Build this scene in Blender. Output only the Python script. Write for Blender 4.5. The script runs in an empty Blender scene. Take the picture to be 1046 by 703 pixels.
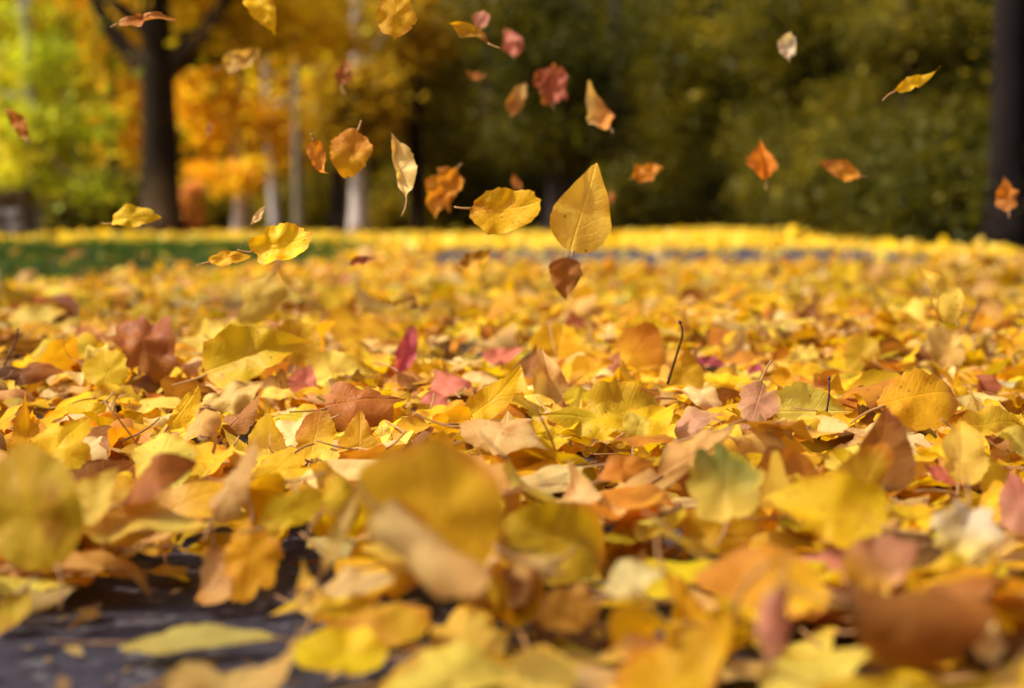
import bpy, math, random
import numpy as np
from mathutils import Vector, Matrix
from mathutils.bvhtree import BVHTree

random.seed(7)
rng = np.random.default_rng(11)
scene = bpy.context.scene
COL = scene.collection
PI = math.pi

# ------------------------------------------------------------------ camera
CAM_H = 0.17
HORIZON = 234.0
PW, PH, FPX = 1046.0, 703.0, 1046.0 * 50 / 36
PITCH = math.atan((PH / 2 - HORIZON) / FPX)
cam_d = bpy.data.cameras.new("camera")
cam = bpy.data.objects.new("camera", cam_d)
COL.objects.link(cam)
cam.location = (0, 0, CAM_H)
cam.rotation_euler = (PI / 2 - PITCH, 0, 0)
cam_d.lens, cam_d.sensor_width = 50, 36
cam_d.clip_start, cam_d.clip_end = 0.02, 400
cam_d.dof.use_dof = True
cam_d.dof.focus_distance = 0.95
cam_d.dof.aperture_fstop = 5.2
scene.camera = cam
CP = np.array([0, 0, CAM_H])
FWD = np.array([0, math.cos(PITCH), -math.sin(PITCH)])
UPV = np.array([0, math.sin(PITCH), math.cos(PITCH)])


def ray(px, py):
    """direction through a photo pixel, scaled so that its depth along the view axis is 1"""
    return FWD + np.array([1.0, 0, 0]) * ((px - PW / 2) / FPX) + UPV * ((PH / 2 - py) / FPX)


def at_depth(px, py, d):
    return CP + ray(px, py) * d


def project(p):
    v = np.asarray(p) - CP
    d = v @ FWD
    return PW / 2 + FPX * v[..., 0] / d, PH / 2 - FPX * (v @ UPV) / d, d


# ------------------------------------------------------------------ terrain
def sstep(a, b, t):
    t = np.clip((np.asarray(t, float) - a) / (b - a), 0, 1)
    return t * t * (3 - 2 * t)


def ground_z(x, y):
    x = np.asarray(x, float); y = np.asarray(y, float)
    a = 5.6 - 1.7 * (1 - sstep(-1.7, -0.5, x))
    z = 0.066 * sstep(a, a + 2.3, y) - 0.05 * sstep(1.5, 2.9, x) * sstep(4, 7, y) * (1 - sstep(11, 18, y)) + 0.075 * np.exp(-((x - 3.2) / 1.5) ** 2 - ((y - 20) / 5.5) ** 2)
    return z + 0.012 * np.sin(x * 0.7 + 1) * np.sin(y * 0.5) * sstep(8, 12, y)


def vnoise(x, y, s, seed=0):
    """smooth value noise 0..1"""
    r = np.random.default_rng(seed + 991).random((64, 64))
    u, v = np.asarray(x) / s + 31.7, np.asarray(y) / s + 17.3
    i, j = np.floor(u).astype(int), np.floor(v).astype(int)
    fu, fv = u - i, v - j
    fu, fv = fu * fu * (3 - 2 * fu), fv * fv * (3 - 2 * fv)
    g = lambda a, b: r[a % 64, b % 64]
    return (g(i, j) * (1 - fu) + g(i + 1, j) * fu) * (1 - fv) + (g(i, j + 1) * (1 - fu) + g(i + 1, j + 1) * fu) * fv


def right_edge(y):           # where the forest floor begins, beyond the leaf carpet
    return 2.62 + 0.145 * np.clip(np.asarray(y, float) - 7.3, 0, None)


def path_far(x):             # far kerbless edge of the asphalt path
    x = np.asarray(x, float)
    return 3.85 + 3.7 * sstep(-1.6, -0.2, x) + 0.10 * np.clip(x, 0, 20)


def density(x, y):
    x = np.asarray(x, float); y = np.asarray(y, float)
    front = 0.625 - 0.25 * sstep(-0.07, 0.02, x) + 0.02 * np.sin(x * 31)
    d = sstep(-0.03, 0.03, y - front) * 0.97 + 0.0
    d = d * (1 - 0.97 * (((x - 0.045) / 0.060) ** 2 + ((y - 0.60) / 0.045) ** 2 < 1))     # a bare patch of asphalt
    pf = path_far(x)
    strip = sstep(pf - 1.85, pf - 1.5, y) * (1 - sstep(pf - 0.15, pf + 0.15, y)) * sstep(-0.65, -0.3, x) * (1 - sstep(1.8, 2.3, x))
    d = d * (1 - 0.93 * strip)
    grass = sstep(pf - 0.25, pf + 0.4, y) * (1 - sstep(8.4, 9.6, y)) * (1 - sstep(-0.95, -0.5, x + 0.03 * (y - 5)))
    d = d * (1 - 0.965 * grass)
    d = d * (1 - sstep(0, 0.22, x - right_edge(y) - 0.12 * np.sin(y * 2.3)))
    d = d * (1 - sstep(30, 36, y))
    hole = sstep(0.66, 0.74, vnoise(x, y, 0.13, 5)) * sstep(1.2, 1.5, y) * (1 - sstep(3.6, 4.6, y))
    return d * (1 - 0.75 * hole)


def pile_h(x, y):
    return (0.016 + 0.040 * vnoise(x, y, 0.22, 3)) * sstep(0.0, 0.35, density(x, y)) * (1 - 0.75 * sstep(1.8, 4.8, y))


# ------------------------------------------------------------------ materials
def new_mat(name):
    m = bpy.data.materials.new(name)
    m.use_nodes = True
    nt = m.node_tree
    nt.nodes.clear()
    return m, nt


def N(nt, t, **kw):
    n = nt.nodes.new(t)
    for k, v in kw.items():
        if k.startswith("i_"):
            n.inputs[k[2:].replace("_", " ")].default_value = v
        else:
            setattr(n, k, v)
    return n


def math_node(nt, op, a, b=None, c=None, clamp=False):
    n = nt.nodes.new("ShaderNodeMath")
    n.operation = op
    n.use_clamp = clamp
    for i, v in enumerate((a, b, c)):
        if v is None:
            continue
        if isinstance(v, (int, float)):
            n.inputs[i].default_value = v
        else:
            nt.links.new(v, n.inputs[i])
    return n.outputs[0]


def mix_col(nt, fac, a, b, blend="MIX"):
    n = nt.nodes.new("ShaderNodeMix")
    n.data_type = "RGBA"
    n.blend_type = blend
    for s, v in ((n.inputs[0], fac), (n.inputs[6], a), (n.inputs[7], b)):
        if isinstance(v, (int, float)):
            s.default_value = v
        elif isinstance(v, tuple):
            s.default_value = (*v, 1) if len(v) == 3 else v
        else:
            nt.links.new(v, s)
    return n.outputs[2]


def leaf_material(name, trans=0.42, detail=True, rough=0.5):
    m, nt = new_mat(name)
    out = N(nt, "ShaderNodeOutputMaterial")
    col = N(nt, "ShaderNodeAttribute", attribute_name="leaf_col").outputs["Color"]
    base = col
    bump = None
    if detail:
        lp = N(nt, "ShaderNodeAttribute", attribute_name="leaf_pos").outputs["Vector"]
        sep = N(nt, "ShaderNodeSeparateXYZ")
        nt.links.new(lp, sep.inputs[0])
        X, Y, S = sep.outputs
        ax = math_node(nt, "ABSOLUTE", X)
        # midrib and side veins as the leaf has them
        mid = math_node(nt, "SUBTRACT", 1.0, math_node(nt, "MULTIPLY", ax, 55.0), clamp=True)
        wob = N(nt, "ShaderNodeTexNoise", i_Scale=5.0, i_Detail=1.0)
        nt.links.new(lp, wob.inputs["Vector"])
        t = math_node(nt, "SUBTRACT", Y, math_node(nt, "MULTIPLY", ax, 0.75))
        t = math_node(nt, "ADD", t, math_node(nt, "MULTIPLY", wob.outputs[0], 0.10))
        fr = math_node(nt, "FRACT", math_node(nt, "MULTIPLY", t, 8.0))
        tri = math_node(nt, "ABSOLUTE", math_node(nt, "SUBTRACT", fr, 0.5))
        side = math_node(nt, "SUBTRACT", 1.0, math_node(nt, "MULTIPLY", tri, 11.0), clamp=True)
        vein = math_node(nt, "MAXIMUM", mid, math_node(nt, "MULTIPLY", side, 0.55))
        # blotches
        nz = N(nt, "ShaderNodeTexNoise", i_Scale=3.3, i_Detail=4.0, i_Roughness=0.6)
        nt.links.new(lp, nz.inputs["Vector"])
        ramp = N(nt, "ShaderNodeMapRange", i_From_Min=0.35, i_From_Max=0.7)
        nt.links.new(nz.outputs[0], ramp.inputs[0])
        base = mix_col(nt, math_node(nt, "MULTIPLY", ramp.outputs[0], 0.55), base, mix_col(nt, 1.0, col, (0.80, 0.62, 0.45), "MULTIPLY"))
        nz2 = N(nt, "ShaderNodeTexNoise", i_Scale=2.1, i_Detail=3.0)
        off = N(nt, "ShaderNodeVectorMath", operation="ADD")
        off.inputs[1].default_value = (7.3, 2.1, 5.5)
        nt.links.new(lp, off.inputs[0]); nt.links.new(off.outputs[0], nz2.inputs["Vector"])
        r2 = N(nt, "ShaderNodeMapRange", i_From_Min=0.60, i_From_Max=0.72)
        nt.links.new(nz2.outputs[0], r2.inputs[0])
        base = mix_col(nt, math_node(nt, "MULTIPLY", r2.outputs[0], 0.8), base, mix_col(nt, 1.0, col, (0.62, 0.36, 0.25), "MULTIPLY"))
        # dark specks
        vor = N(nt, "ShaderNodeTexVoronoi", i_Scale=6.5)
        nt.links.new(lp, vor.inputs["Vector"])
        sp = N(nt, "ShaderNodeMapRange", i_From_Min=0.13, i_From_Max=0.05)
        nt.links.new(vor.outputs["Distance"], sp.inputs[0])
        base = mix_col(nt, math_node(nt, "MULTIPLY", sp.outputs[0], 0.65), base, (0.10, 0.045, 0.015))
        base = mix_col(nt, math_node(nt, "MULTIPLY", vein, 0.42), base, mix_col(nt, 1.0, col, (1.25, 1.15, 1.25), "MULTIPLY"))
        fine = N(nt, "ShaderNodeTexNoise", i_Scale=26.0, i_Detail=3.0)
        nt.links.new(lp, fine.inputs["Vector"])
        hgt = math_node(nt, "ADD", math_node(nt, "MULTIPLY", vein, -0.8), math_node(nt, "MULTIPLY", fine.outputs[0], 0.9))
        hgt = math_node(nt, "ADD", hgt, math_node(nt, "MULTIPLY", nz.outputs[0], 2.0))
        b = N(nt, "ShaderNodeBump", i_Strength=0.35, i_Distance=0.0015)
        nt.links.new(hgt, b.inputs["Height"])
        bump = b.outputs[0]
    p = N(nt, "ShaderNodeBsdfPrincipled", i_Roughness=rough)
    p.inputs["Specular IOR Level"].default_value = 0.2
    nt.links.new(base, p.inputs["Base Color"])
    tr = N(nt, "ShaderNodeBsdfTranslucent")
    tc = mix_col(nt, 1.0, base, (1.22, 1.08, 0.5), "MULTIPLY")
    nt.links.new(tc, tr.inputs["Color"])
    if bump is not None:
        nt.links.new(bump, p.inputs["Normal"])
    mx = N(nt, "ShaderNodeMixShader")
    mx.inputs[0].default_value = trans
    nt.links.new(p.outputs[0], mx.inputs[1]); nt.links.new(tr.outputs[0], mx.inputs[2])
    nt.links.new(mx.outputs[0], out.inputs[0])
    return m


def simple_noise_mat(name, c1, c2, scale, rough=0.85, bump=0.3, dist=0.01, detail=6.0, stretch=(1, 1, 1), c3=None):
    m, nt = new_mat(name)
    out = N(nt, "ShaderNodeOutputMaterial")
    tc = N(nt, "ShaderNodeTexCoord")
    mp = N(nt, "ShaderNodeMapping")
    mp.inputs["Scale"].default_value = stretch
    nt.links.new(tc.outputs["Object"], mp.inputs[0])
    nz = N(nt, "ShaderNodeTexNoise", i_Scale=scale, i_Detail=detail, i_Roughness=0.65)
    nt.links.new(mp.outputs[0], nz.inputs["Vector"])
    rmp = N(nt, "ShaderNodeMapRange", i_From_Min=0.32, i_From_Max=0.68)
    nt.links.new(nz.outputs[0], rmp.inputs[0])
    c = mix_col(nt, rmp.outputs[0], c1, c2)
    if c3 is not None:
        n2 = N(nt, "ShaderNodeTexNoise", i_Scale=scale * 0.17, i_Detail=4.0)
        nt.links.new(mp.outputs[0], n2.inputs["Vector"])
        r2 = N(nt, "ShaderNodeMapRange", i_From_Min=0.5, i_From_Max=0.66)
        nt.links.new(n2.outputs[0], r2.inputs[0])
        c = mix_col(nt, r2.outputs[0], c, c3)
    p = N(nt, "ShaderNodeBsdfPrincipled", i_Roughness=rough)
    p.inputs["Specular IOR Level"].default_value = 0.06 if "bark" in name else 0.3
    nt.links.new(c, p.inputs["Base Color"])
    b = N(nt, "ShaderNodeBump", i_Strength=bump, i_Distance=dist)
    nt.links.new(nz.outputs[0], b.inputs["Height"]); nt.links.new(b.outputs[0], p.inputs["Normal"])
    nt.links.new(p.outputs[0], out.inputs[0])
    return m


M_LEAF = leaf_material("leaf_blade")
M_LEAFFAR = leaf_material("leaf_carpet_blade", detail=False)
M_FOL = leaf_material("tree_foliage", trans=0.5, detail=False, rough=0.55)
M_STALK = simple_noise_mat("leaf_stalk", (0.45, 0.26, 0.09), (0.30, 0.13, 0.05), 90, 0.6, 0.1, 0.001)
M_DARKSTALK = simple_noise_mat("dark_stalk", (0.055, 0.022, 0.018), (0.09, 0.04, 0.03), 120, 0.5, 0.2, 0.001)
M_TWIG = simple_noise_mat("twig_bark", (0.20, 0.13, 0.12), (0.10, 0.06, 0.06), 160, 0.75, 0.5, 0.001)
def asphalt_material():
    m, nt = new_mat("asphalt")
    out = N(nt, "ShaderNodeOutputMaterial")
    tc = N(nt, "ShaderNodeTexCoord").outputs["Object"]

    def tex(t, **kw):
        n = N(nt, t, **kw)
        nt.links.new(tc, n.inputs["Vector"])
        return n
    chips = tex("ShaderNodeTexVoronoi", i_Scale=170.0)
    fine = tex("ShaderNodeTexNoise", i_Scale=420.0, i_Detail=4.0)
    stain = tex("ShaderNodeTexNoise", i_Scale=11.0, i_Detail=6.0, i_Roughness=0.7)
    sepc = N(nt, "ShaderNodeSeparateColor")
    nt.links.new(chips.outputs["Color"], sepc.inputs[0])
    c = mix_col(nt, sepc.outputs[0], (0.016, 0.0135, 0.023), (0.030, 0.025, 0.041))
    big = N(nt, "ShaderNodeMapRange", i_From_Min=0.88, i_From_Max=0.93)
    nt.links.new(sepc.outputs[1], big.inputs[0])
    c = mix_col(nt, big.outputs[0], c, (0.10, 0.09, 0.10))
    st = N(nt, "ShaderNodeMapRange", i_From_Min=0.42, i_From_Max=0.66)
    nt.links.new(stain.outputs[0], st.inputs[0])
    c = mix_col(nt, math_node(nt, "MULTIPLY", st.outputs[0], 0.35), c, (0.034, 0.028, 0.042))
    edge = tex("ShaderNodeTexVoronoi", i_Scale=1.1, feature="DISTANCE_TO_EDGE")
    wn = tex("ShaderNodeTexNoise", i_Scale=14.0, i_Detail=4.0)
    cr = math_node(nt, "ADD", edge.outputs["Distance"], math_node(nt, "MULTIPLY", wn.outputs[0], 0.05))
    ck = N(nt, "ShaderNodeMapRange", i_From_Min=0.030, i_From_Max=0.026)
    nt.links.new(cr, ck.inputs[0])
    c = mix_col(nt, ck.outputs[0], c, (0.006, 0.005, 0.007))
    p = N(nt, "ShaderNodeBsdfPrincipled", i_Roughness=0.72)
    p.inputs["Specular IOR Level"].default_value = 0.35
    nt.links.new(c, p.inputs["Base Color"])
    h = math_node(nt, "SUBTRACT", math_node(nt, "MULTIPLY", fine.outputs[0], 0.5), chips.outputs["Distance"])
    h = math_node(nt, "SUBTRACT", h, math_node(nt, "MULTIPLY", ck.outputs[0], 2.0))
    b = N(nt, "ShaderNodeBump", i_Strength=0.35, i_Distance=0.002)
    nt.links.new(h, b.inputs["Height"]); nt.links.new(b.outputs[0], p.inputs["Normal"])
    nt.links.new(p.outputs[0], out.inputs[0])
    return m


M_ASPH = asphalt_material()
M_GROUND = simple_noise_mat("leafy_soil", (0.05, 0.035, 0.015), (0.16, 0.10, 0.025), 9, 0.95, 0.4, 0.02, c3=(0.035, 0.05, 0.012))
M_FOREST = simple_noise_mat("forest_floor", (0.020, 0.018, 0.008), (0.055, 0.04, 0.015), 5, 0.95, 0.5, 0.05)
M_STONE = simple_noise_mat("grey_stone", (0.13, 0.11, 0.105), (0.06, 0.05, 0.048), 9, 0.9, 0.6, 0.02)
M_STONECAP = simple_noise_mat("brown_stone", (0.06, 0.04, 0.022), (0.10, 0.065, 0.035), 7, 0.9, 0.6, 0.02)


def bark(name, a, b):
    return simple_noise_mat(name, a, b, 7, 0.9, 0.9, 0.03, 7.0, stretch=(1, 1, 0.28), c3=tuple(min(.6, v * (3.2 if "dark" in name else 1.6)) for v in b))


M_BARKDARK = bark("dark_bark", (0.008, 0.005, 0.003), (0.034, 0.022, 0.013))
M_BARKPALE = bark("pale_bark", (0.50, 0.45, 0.46), (0.30, 0.26, 0.26))
M_BARKGREY = bark("grey_bark", (0.11, 0.10, 0.075), (0.18, 0.16, 0.12))
M_BARKBLACK = bark("blackish_bark", (0.006, 0.004, 0.004), (0.014, 0.010, 0.010))
M_BARKMAUVE = bark("mauve_bark", (0.020, 0.015, 0.018), (0.050, 0.038, 0.043))


# ------------------------------------------------------------------ object helpers
def mesh_np(name, verts, faces, mat, parent=None, col=None, lpos=None, smooth=True, loc=None):
    """verts (n,3); faces: list of (k,) tuples or list of int arrays (m,3)/(m,4)"""
    me = bpy.data.meshes.new(name)
    V = np.asarray(verts, np.float32)
    arrs = [np.asarray(f, np.int32) for f in faces if len(f)]
    loops = np.concatenate([a.ravel() for a in arrs])
    sizes = np.concatenate([np.full(len(a), a.shape[1], np.int32) for a in arrs])
    starts = np.concatenate([[0], np.cumsum(sizes)[:-1]]).astype(np.int32)
    me.vertices.add(len(V)); me.vertices.foreach_set("co", V.ravel())
    me.loops.add(len(loops)); me.loops.foreach_set("vertex_index", loops)
    me.polygons.add(len(sizes)); me.polygons.foreach_set("loop_start", starts)
    me.update(calc_edges=True)
    if col is not None:
        a = me.attributes.new("leaf_col", "FLOAT_COLOR", "POINT")
        c4 = np.ones((len(V), 4), np.float32); c4[:, :3] = np.clip(col, 0, 0.9)
        a.data.foreach_set("color", c4.ravel())
    if lpos is not None:
        a = me.attributes.new("leaf_pos", "FLOAT_VECTOR", "POINT")
        a.data.foreach_set("vector", np.asarray(lpos, np.float32).ravel())
    if smooth:
        me.polygons.foreach_set("use_smooth", np.ones(len(sizes), bool))
    me.validate()
    me.materials.append(mat)
    o = bpy.data.objects.new(name, me)
    COL.objects.link(o)
    if parent is not None:
        o.parent = parent
    if loc is not None:
        o.location = loc
    return o


def tag(o, label=None, cat=None, group=None, kind=None):
    for k, v in (("label", label), ("category", cat), ("group", group), ("kind", kind)):
        if v:
            o[k] = v
    return o


def empty(name, loc, label, cat, group=None):
    o = bpy.data.objects.new(name, None)
    o.empty_display_size = 0.05
    o.location = loc
    COL.objects.link(o)
    return tag(o, label, cat, group)


def tube(pts, radii, n=6):
    """closed tube along points -> verts, [quads, tris]"""
    P = np.asarray(pts, float); R = np.asarray(radii, float)
    T = np.gradient(P, axis=0); T /= np.linalg.norm(T, axis=1)[:, None] + 1e-12
    ref = np.array([0.31, 0.22, 0.92])
    if abs(T[0] @ ref) > 0.9:
        ref = np.array([0.9, 0.3, 0.1])
    vs = []
    a = np.linspace(0, 2 * PI, n, endpoint=False)
    u = np.cross(T[0], ref); u /= np.linalg.norm(u)
    for i in range(len(P)):
        u = u - T[i] * (u @ T[i]); u /= np.linalg.norm(u) + 1e-12
        w = np.cross(T[i], u)
        vs.append(P[i] + R[i] * (np.cos(a)[:, None] * u + np.sin(a)[:, None] * w))
    V = np.concatenate(vs + [P[:1], P[-1:]])
    m = len(P)
    q = [(i * n + j, i * n + (j + 1) % n, (i + 1) * n + (j + 1) % n, (i + 1) * n + j) for i in range(m - 1) for j in range(n)]
    c0, c1 = m * n, m * n + 1
    t = [(c0, (j + 1) % n, j) for j in range(n)] + [(c1, (m - 1) * n + j, (m - 1) * n + (j + 1) % n) for j in range(n)]
    return V, [np.array(q), np.array(t)]


def join(parts):
    V, Q, T, off = [], [], [], 0
    for v, (q, t) in parts:
        V.append(v); Q.append(q + off); T.append(t + off); off += len(v)
    return np.concatenate(V), [np.concatenate(Q), np.concatenate(T)]


# ------------------------------------------------------------------ the shape of one leaf
PROFILES = {   # half width along the length (base -> tip)
    "poplar": ([0, .04, .14, .28, .45, .62, .78, .9, 1], [.10, .52, .90, 1.0, .92, .70, .42, .19, 0]),
    "aspen": ([0, .05, .18, .35, .55, .75, .9, .97, 1], [.12, .50, .84, 1.0, .98, .78, .46, .22, 0]),
    "birch": ([0, .05, .2, .36, .55, .75, .9, 1], [.08, .38, .82, 1.0, .82, .48, .2, 0]),
    "long": ([0, .06, .2, .4, .6, .8, .93, 1], [.05, .36, .76, 1.0, .95, .66, .30, 0]),
}
MAPLE = np.array([(0, .10), (.08, .04), (.20, .02), (.33, .02), (.30, .12), (.33, .20), (.42, .24), (.55, .30), (.53, .38), (.60, .46), (.48, .48),
                  (.40, .52), (.42, .60), (.48, .70), (.37, .70), (.27, .70), (.22, .76), (.20, .84), (.10, .90), (0, 1.0)])


def outline(kind, ratio, n, rg, ser=1.0):
    h = n // 2
    ragged = kind == "ragged"
    if ragged:
        kind = "aspen"
    if kind == "maple":
        seg = np.concatenate([[0], np.cumsum(np.linalg.norm(np.diff(MAPLE, axis=0), axis=1))])
        s = np.linspace(0, seg[-1], h + 1)
        R = np.stack([np.interp(s, seg, MAPLE[:, 0]) * ratio / 1.0, np.interp(s, seg, MAPLE[:, 1])], 1)
    else:
        v = 0.5 - 0.5 * np.cos(np.linspace(0, PI, h + 1))
        pv, pw = PROFILES[kind]
        # smooth interpolation of the profile
        w = np.interp(v, pv, pw)
        w[1:-1] = 0.25 * w[:-2] + 0.5 * w[1:-1] + 0.25 * w[2:]
        R = np.stack([w * ratio / 2, v], 1)
    R[-1, 0] = 0
    L = R[::-1].copy(); L[:, 0] *= -1
    O = np.concatenate([R, L[1:-1]])
    if kind != "maple":
        t = np.arange(len(O))
        j = 1 + ser * (0.022 * np.where(t % 2 == 0, 1, -1) * (n >= 40) + 0.03 * rg.normal(size=len(O)) * (n >= 16))
        O[:, 0] *= j
        O[:, 1] += 0.008 * rg.normal(size=len(O)) * ser
        # slow irregularities and, on ragged leaves, torn bays in the rim
        tt = t / len(O) * 2 * PI
        w_ = sum(a_ * np.sin(k_ * tt + rg.random() * 6.28) for k_, a_ in ((3, .035), (5, .03), (8, .03)))
        if ragged:
            w_ = w_ * 1.6 - .17 * np.clip(np.sin(7 * tt + rg.random() * 6) + np.sin(11 * tt + rg.random() * 6) - .7, 0, 1)
        O = np.array([0, .42]) + (O - np.array([0, .42])) * (1 + w_ * ser)[:, None]
    # asymmetry
    O[:, 0] += 0.05 * rg.normal() * np.sin(O[:, 1] * PI)
    return O


def bend(P, k, ang, c):
    """bend about an in-plane axis; k = radians per unit length, ang = direction along which it curves"""
    if abs(k) < 1e-4:
        return P
    ca, sa = math.cos(ang), math.sin(ang)
    u = (P[:, 0] - c[0]) * ca + (P[:, 1] - c[1]) * sa
    w = -(P[:, 0] - c[0]) * sa + (P[:, 1] - c[1]) * ca
    z = P[:, 2]
    u2 = np.sin(k * u) / k - z * np.sin(k * u)
    z2 = (1 - np.cos(k * u)) / k + z * np.cos(k * u)
    return np.stack([c[0] + u2 * ca - w * sa, c[1] + u2 * sa + w * ca, z2], 1)


def make_leaf(kind, ratio, n, rings, rg, fold=0.0, roll=0.0, lift=0.0, wave=0.05, diag=0.0, crumple=0.0, ser=1.0, tip=0.0):
    """flat leaf of length 1 with its base at the origin, then folded, rolled and crinkled.
    returns verts, faces, flat (x,y), s (0 centre .. 1 edge)"""
    O = outline(kind, ratio, n, rg, ser)
    n = len(O)
    c = np.array([0.0, 0.42])
    ss = {1: [1.0], 2: [0.55, 1.0], 3: [0.38, 0.74, 1.0], 4: [0.3, 0.58, 0.82, 1.0], 5: [0.22, 0.44, 0.66, 0.86, 1.0], 6: [.18, .36, .54, .72, .88, 1.0]}[rings]
    F2 = [c[None]] + [c + (O - c) * s for s in ss]
    S = np.concatenate([[0.0]] + [np.full(n, s) for s in ss])
    F2 = np.concatenate(F2)
    P = np.column_stack([F2, np.zeros(len(F2))])
    th = np.arctan2(F2[:, 1] - c[1], F2[:, 0])
    ph = rg.random(6) * 2 * PI
    P[:, 2] += fold * np.sqrt(P[:, 0] ** 2 + 0.0006)
    P[:, 2] += wave * S ** 2 * (0.6 * np.sin(3 * th + ph[0]) + 0.4 * np.sin(5 * th + ph[1]) + 0.12 * np.sin(9 * th + ph[2]))
    if crumple:
        P[:, 2] += crumple * (np.sin(9 * F2[:, 0] + 5 * F2[:, 1] + ph[3]) * np.sin(8 * F2[:, 1] - 4 * F2[:, 0] + ph[4]) + 0.5 * np.sin(17 * F2[:, 0] + ph[5]) * np.sin(15 * F2[:, 1] + ph[1]))
    P[:, 2] += tip * np.clip(F2[:, 1] - .55, 0, 1) ** 2 * 2.2
    P[:, 2] += .016 * np.clip(S - .6, 0, 1) * np.sin(13 * th + ph[4])
    P = bend(P, lift, PI / 2, c)
    P = bend(P, roll / max(ratio, 0.2), diag, c)
    tri = [(0, 1 + j, 1 + (j + 1) % n) for j in range(n)]
    quad = []
    for r in range(rings - 1):
        a, b = 1 + r * n, 1 + (r + 1) * n
        quad += [(a + j, b + j, b + (j + 1) % n, a + (j + 1) % n) for j in range(n)]
    return P, [np.array(quad, np.int32).reshape(-1, 4), np.array(tri, np.int32)], F2, S


PAL = {   # blade colours
    "yellow": (.80, .53, .012), "gold": (.70, .40, .012), "pale": (.82, .62, .10), "cream": (.80, .60, .24), "orange": (.62, .26, .025),
    "lemon": (.86, .68, .07), "tan": (.66, .43, .12), "brown": (.27, .125, .022), "rust": (.37, .145, .024), "pink": (.56, .19, .13), "magenta": (.46, .085, .13),
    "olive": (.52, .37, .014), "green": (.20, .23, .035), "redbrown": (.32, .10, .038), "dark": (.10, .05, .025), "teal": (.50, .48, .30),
    "peach": (.70, .42, .14), "dullgold": (.56, .345, .013), "white": (.80, .68, .50), "dusty": (.56, .28, .17),
}
WORD = {"yellow": "bright yellow", "gold": "golden", "pale": "pale yellow", "cream": "cream", "orange": "orange", "tan": "tan", "brown": "brown", "rust": "rust brown",
        "pink": "pink", "olive": "olive yellow", "peach": "peach", "dullgold": "dull gold", "dusty": "dusty pink", "redbrown": "red-brown"}
EDGE = {"lemon": "gold", "yellow": "gold", "gold": "orange", "pale": "gold", "cream": "tan", "orange": "rust", "tan": "brown", "brown": "dark", "rust": "brown", "pink": "rust", "magenta": "pink",
        "olive": "gold", "green": "olive", "redbrown": "brown", "dark": "brown", "teal": "cream", "peach": "orange", "dullgold": "orange", "white": "cream", "dusty": "tan"}


def leaf_colours(key, F2, S, rg, seed_xy=None, second=None):
    """per-vertex blade colour: base, browned rim in places, sometimes a second tint on one side"""
    b = np.array(PAL[key]) * (1 + 0.10 * rg.normal()) * (1 + 0.05 * rg.normal(size=3))
    e = np.array(PAL[EDGE[key]])
    th = np.arctan2(F2[:, 1] - .42, F2[:, 0])
    ph = rg.random(3) * 6.28
    m = np.clip((S - 0.72) / 0.28, 0, 1) * np.clip(0.35 + 0.6 * np.sin(2 * th + ph[0]) + 0.4 * np.sin(5 * th + ph[1]), 0, 1)
    c = b[None] * (1 - m[:, None]) + e[None] * m[:, None]
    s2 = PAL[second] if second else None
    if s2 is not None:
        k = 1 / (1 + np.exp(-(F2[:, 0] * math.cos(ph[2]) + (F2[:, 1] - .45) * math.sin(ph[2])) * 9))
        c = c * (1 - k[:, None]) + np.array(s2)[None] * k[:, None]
    return np.clip(c, 0.01, 0.86)


def frame(tilt, side, ang):
    """columns: leaf x axis, leaf y axis (tip), normal. tilt: degrees the upper face leans to the camera; side: leans to the right;
    ang: where the tip points, 0 right, 90 away/up"""
    t, s, a = map(math.radians, (tilt, side, ang))
    n = np.array([math.sin(s), -math.sin(t) * math.cos(s), math.cos(t) * math.cos(s)])
    x = np.array([1.0, 0, 0]) - n * n[0]; x /= np.linalg.norm(x)
    y = np.cross(n, x)
    tip = math.cos(a) * x + math.sin(a) * y
    lx = np.cross(tip, n)
    return np.column_stack([lx, tip, n])


def stalk_pts(R, scale, rg, length, drop=0.15):
    """from the leaf base outward, gently curved; in world axes relative to the leaf base"""
    t = np.linspace(0, 1, 7)
    cx, cz = rg.normal() * 0.28, rg.normal() * 0.15 + drop
    P = np.stack([cx * t ** 2 * length, -t * length + 0.02, cz * t ** 2 * length], 1)
    return (R @ (P * scale).T).T


# ------------------------------------------------------------------ leaves picked out in the photo
# px, py, length px, width/length, species, colour, tilt, side, ang, options, label, short phrase (used by neighbours' labels)
G = []


def g(px, py, L, ratio, kind, col, tilt, side, ang, label, short=None, **o):
    G.append((px, py, L, ratio, kind, col, tilt, side, ang, o, label, short))


g(150, 352, 74, 1.1, "maple", "redbrown", 46, 10, 40, "large red-brown lobed leaf slumped on the carpet, behind a golden round leaf", "the large red-brown lobed leaf", roll=-1.6, crumple=.06, lift=.9, second="rust")
g(108, 376, 46, 1.0, "aspen", "yellow", 66, 5, 80, "golden yellow rounded leaf standing in front of the red-brown lobed leaf", "the golden round leaf", roll=-.6)
g(150, 393, 66, .8, "poplar", "brown", 8, 0, 80, "dark brown arched leaf sunk in the shadow below the red-brown lobed leaf", "the dark hollow arched leaf", roll=-2.7, z=.03, tip=0, ser=.5)
g(158, 412, 76, .45, "long", "pale", 15, 0, 8, "long pale yellow leaf lying like a lip before the dark hollow leaf", "the pale lip-like leaf", lift=.7)
g(262, 362, 112, .55, "poplar", "olive", 72, -8, 18, "big olive yellow leaf propped on edge, folded along its midrib", "the big propped olive leaf", fold=.35, near=.10)
g(303, 350, 66, .8, "poplar", "dullgold", 74, 20, 80, "dull gold leaf overlapping the tip of the big propped olive leaf", None, near=.10)
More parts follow.
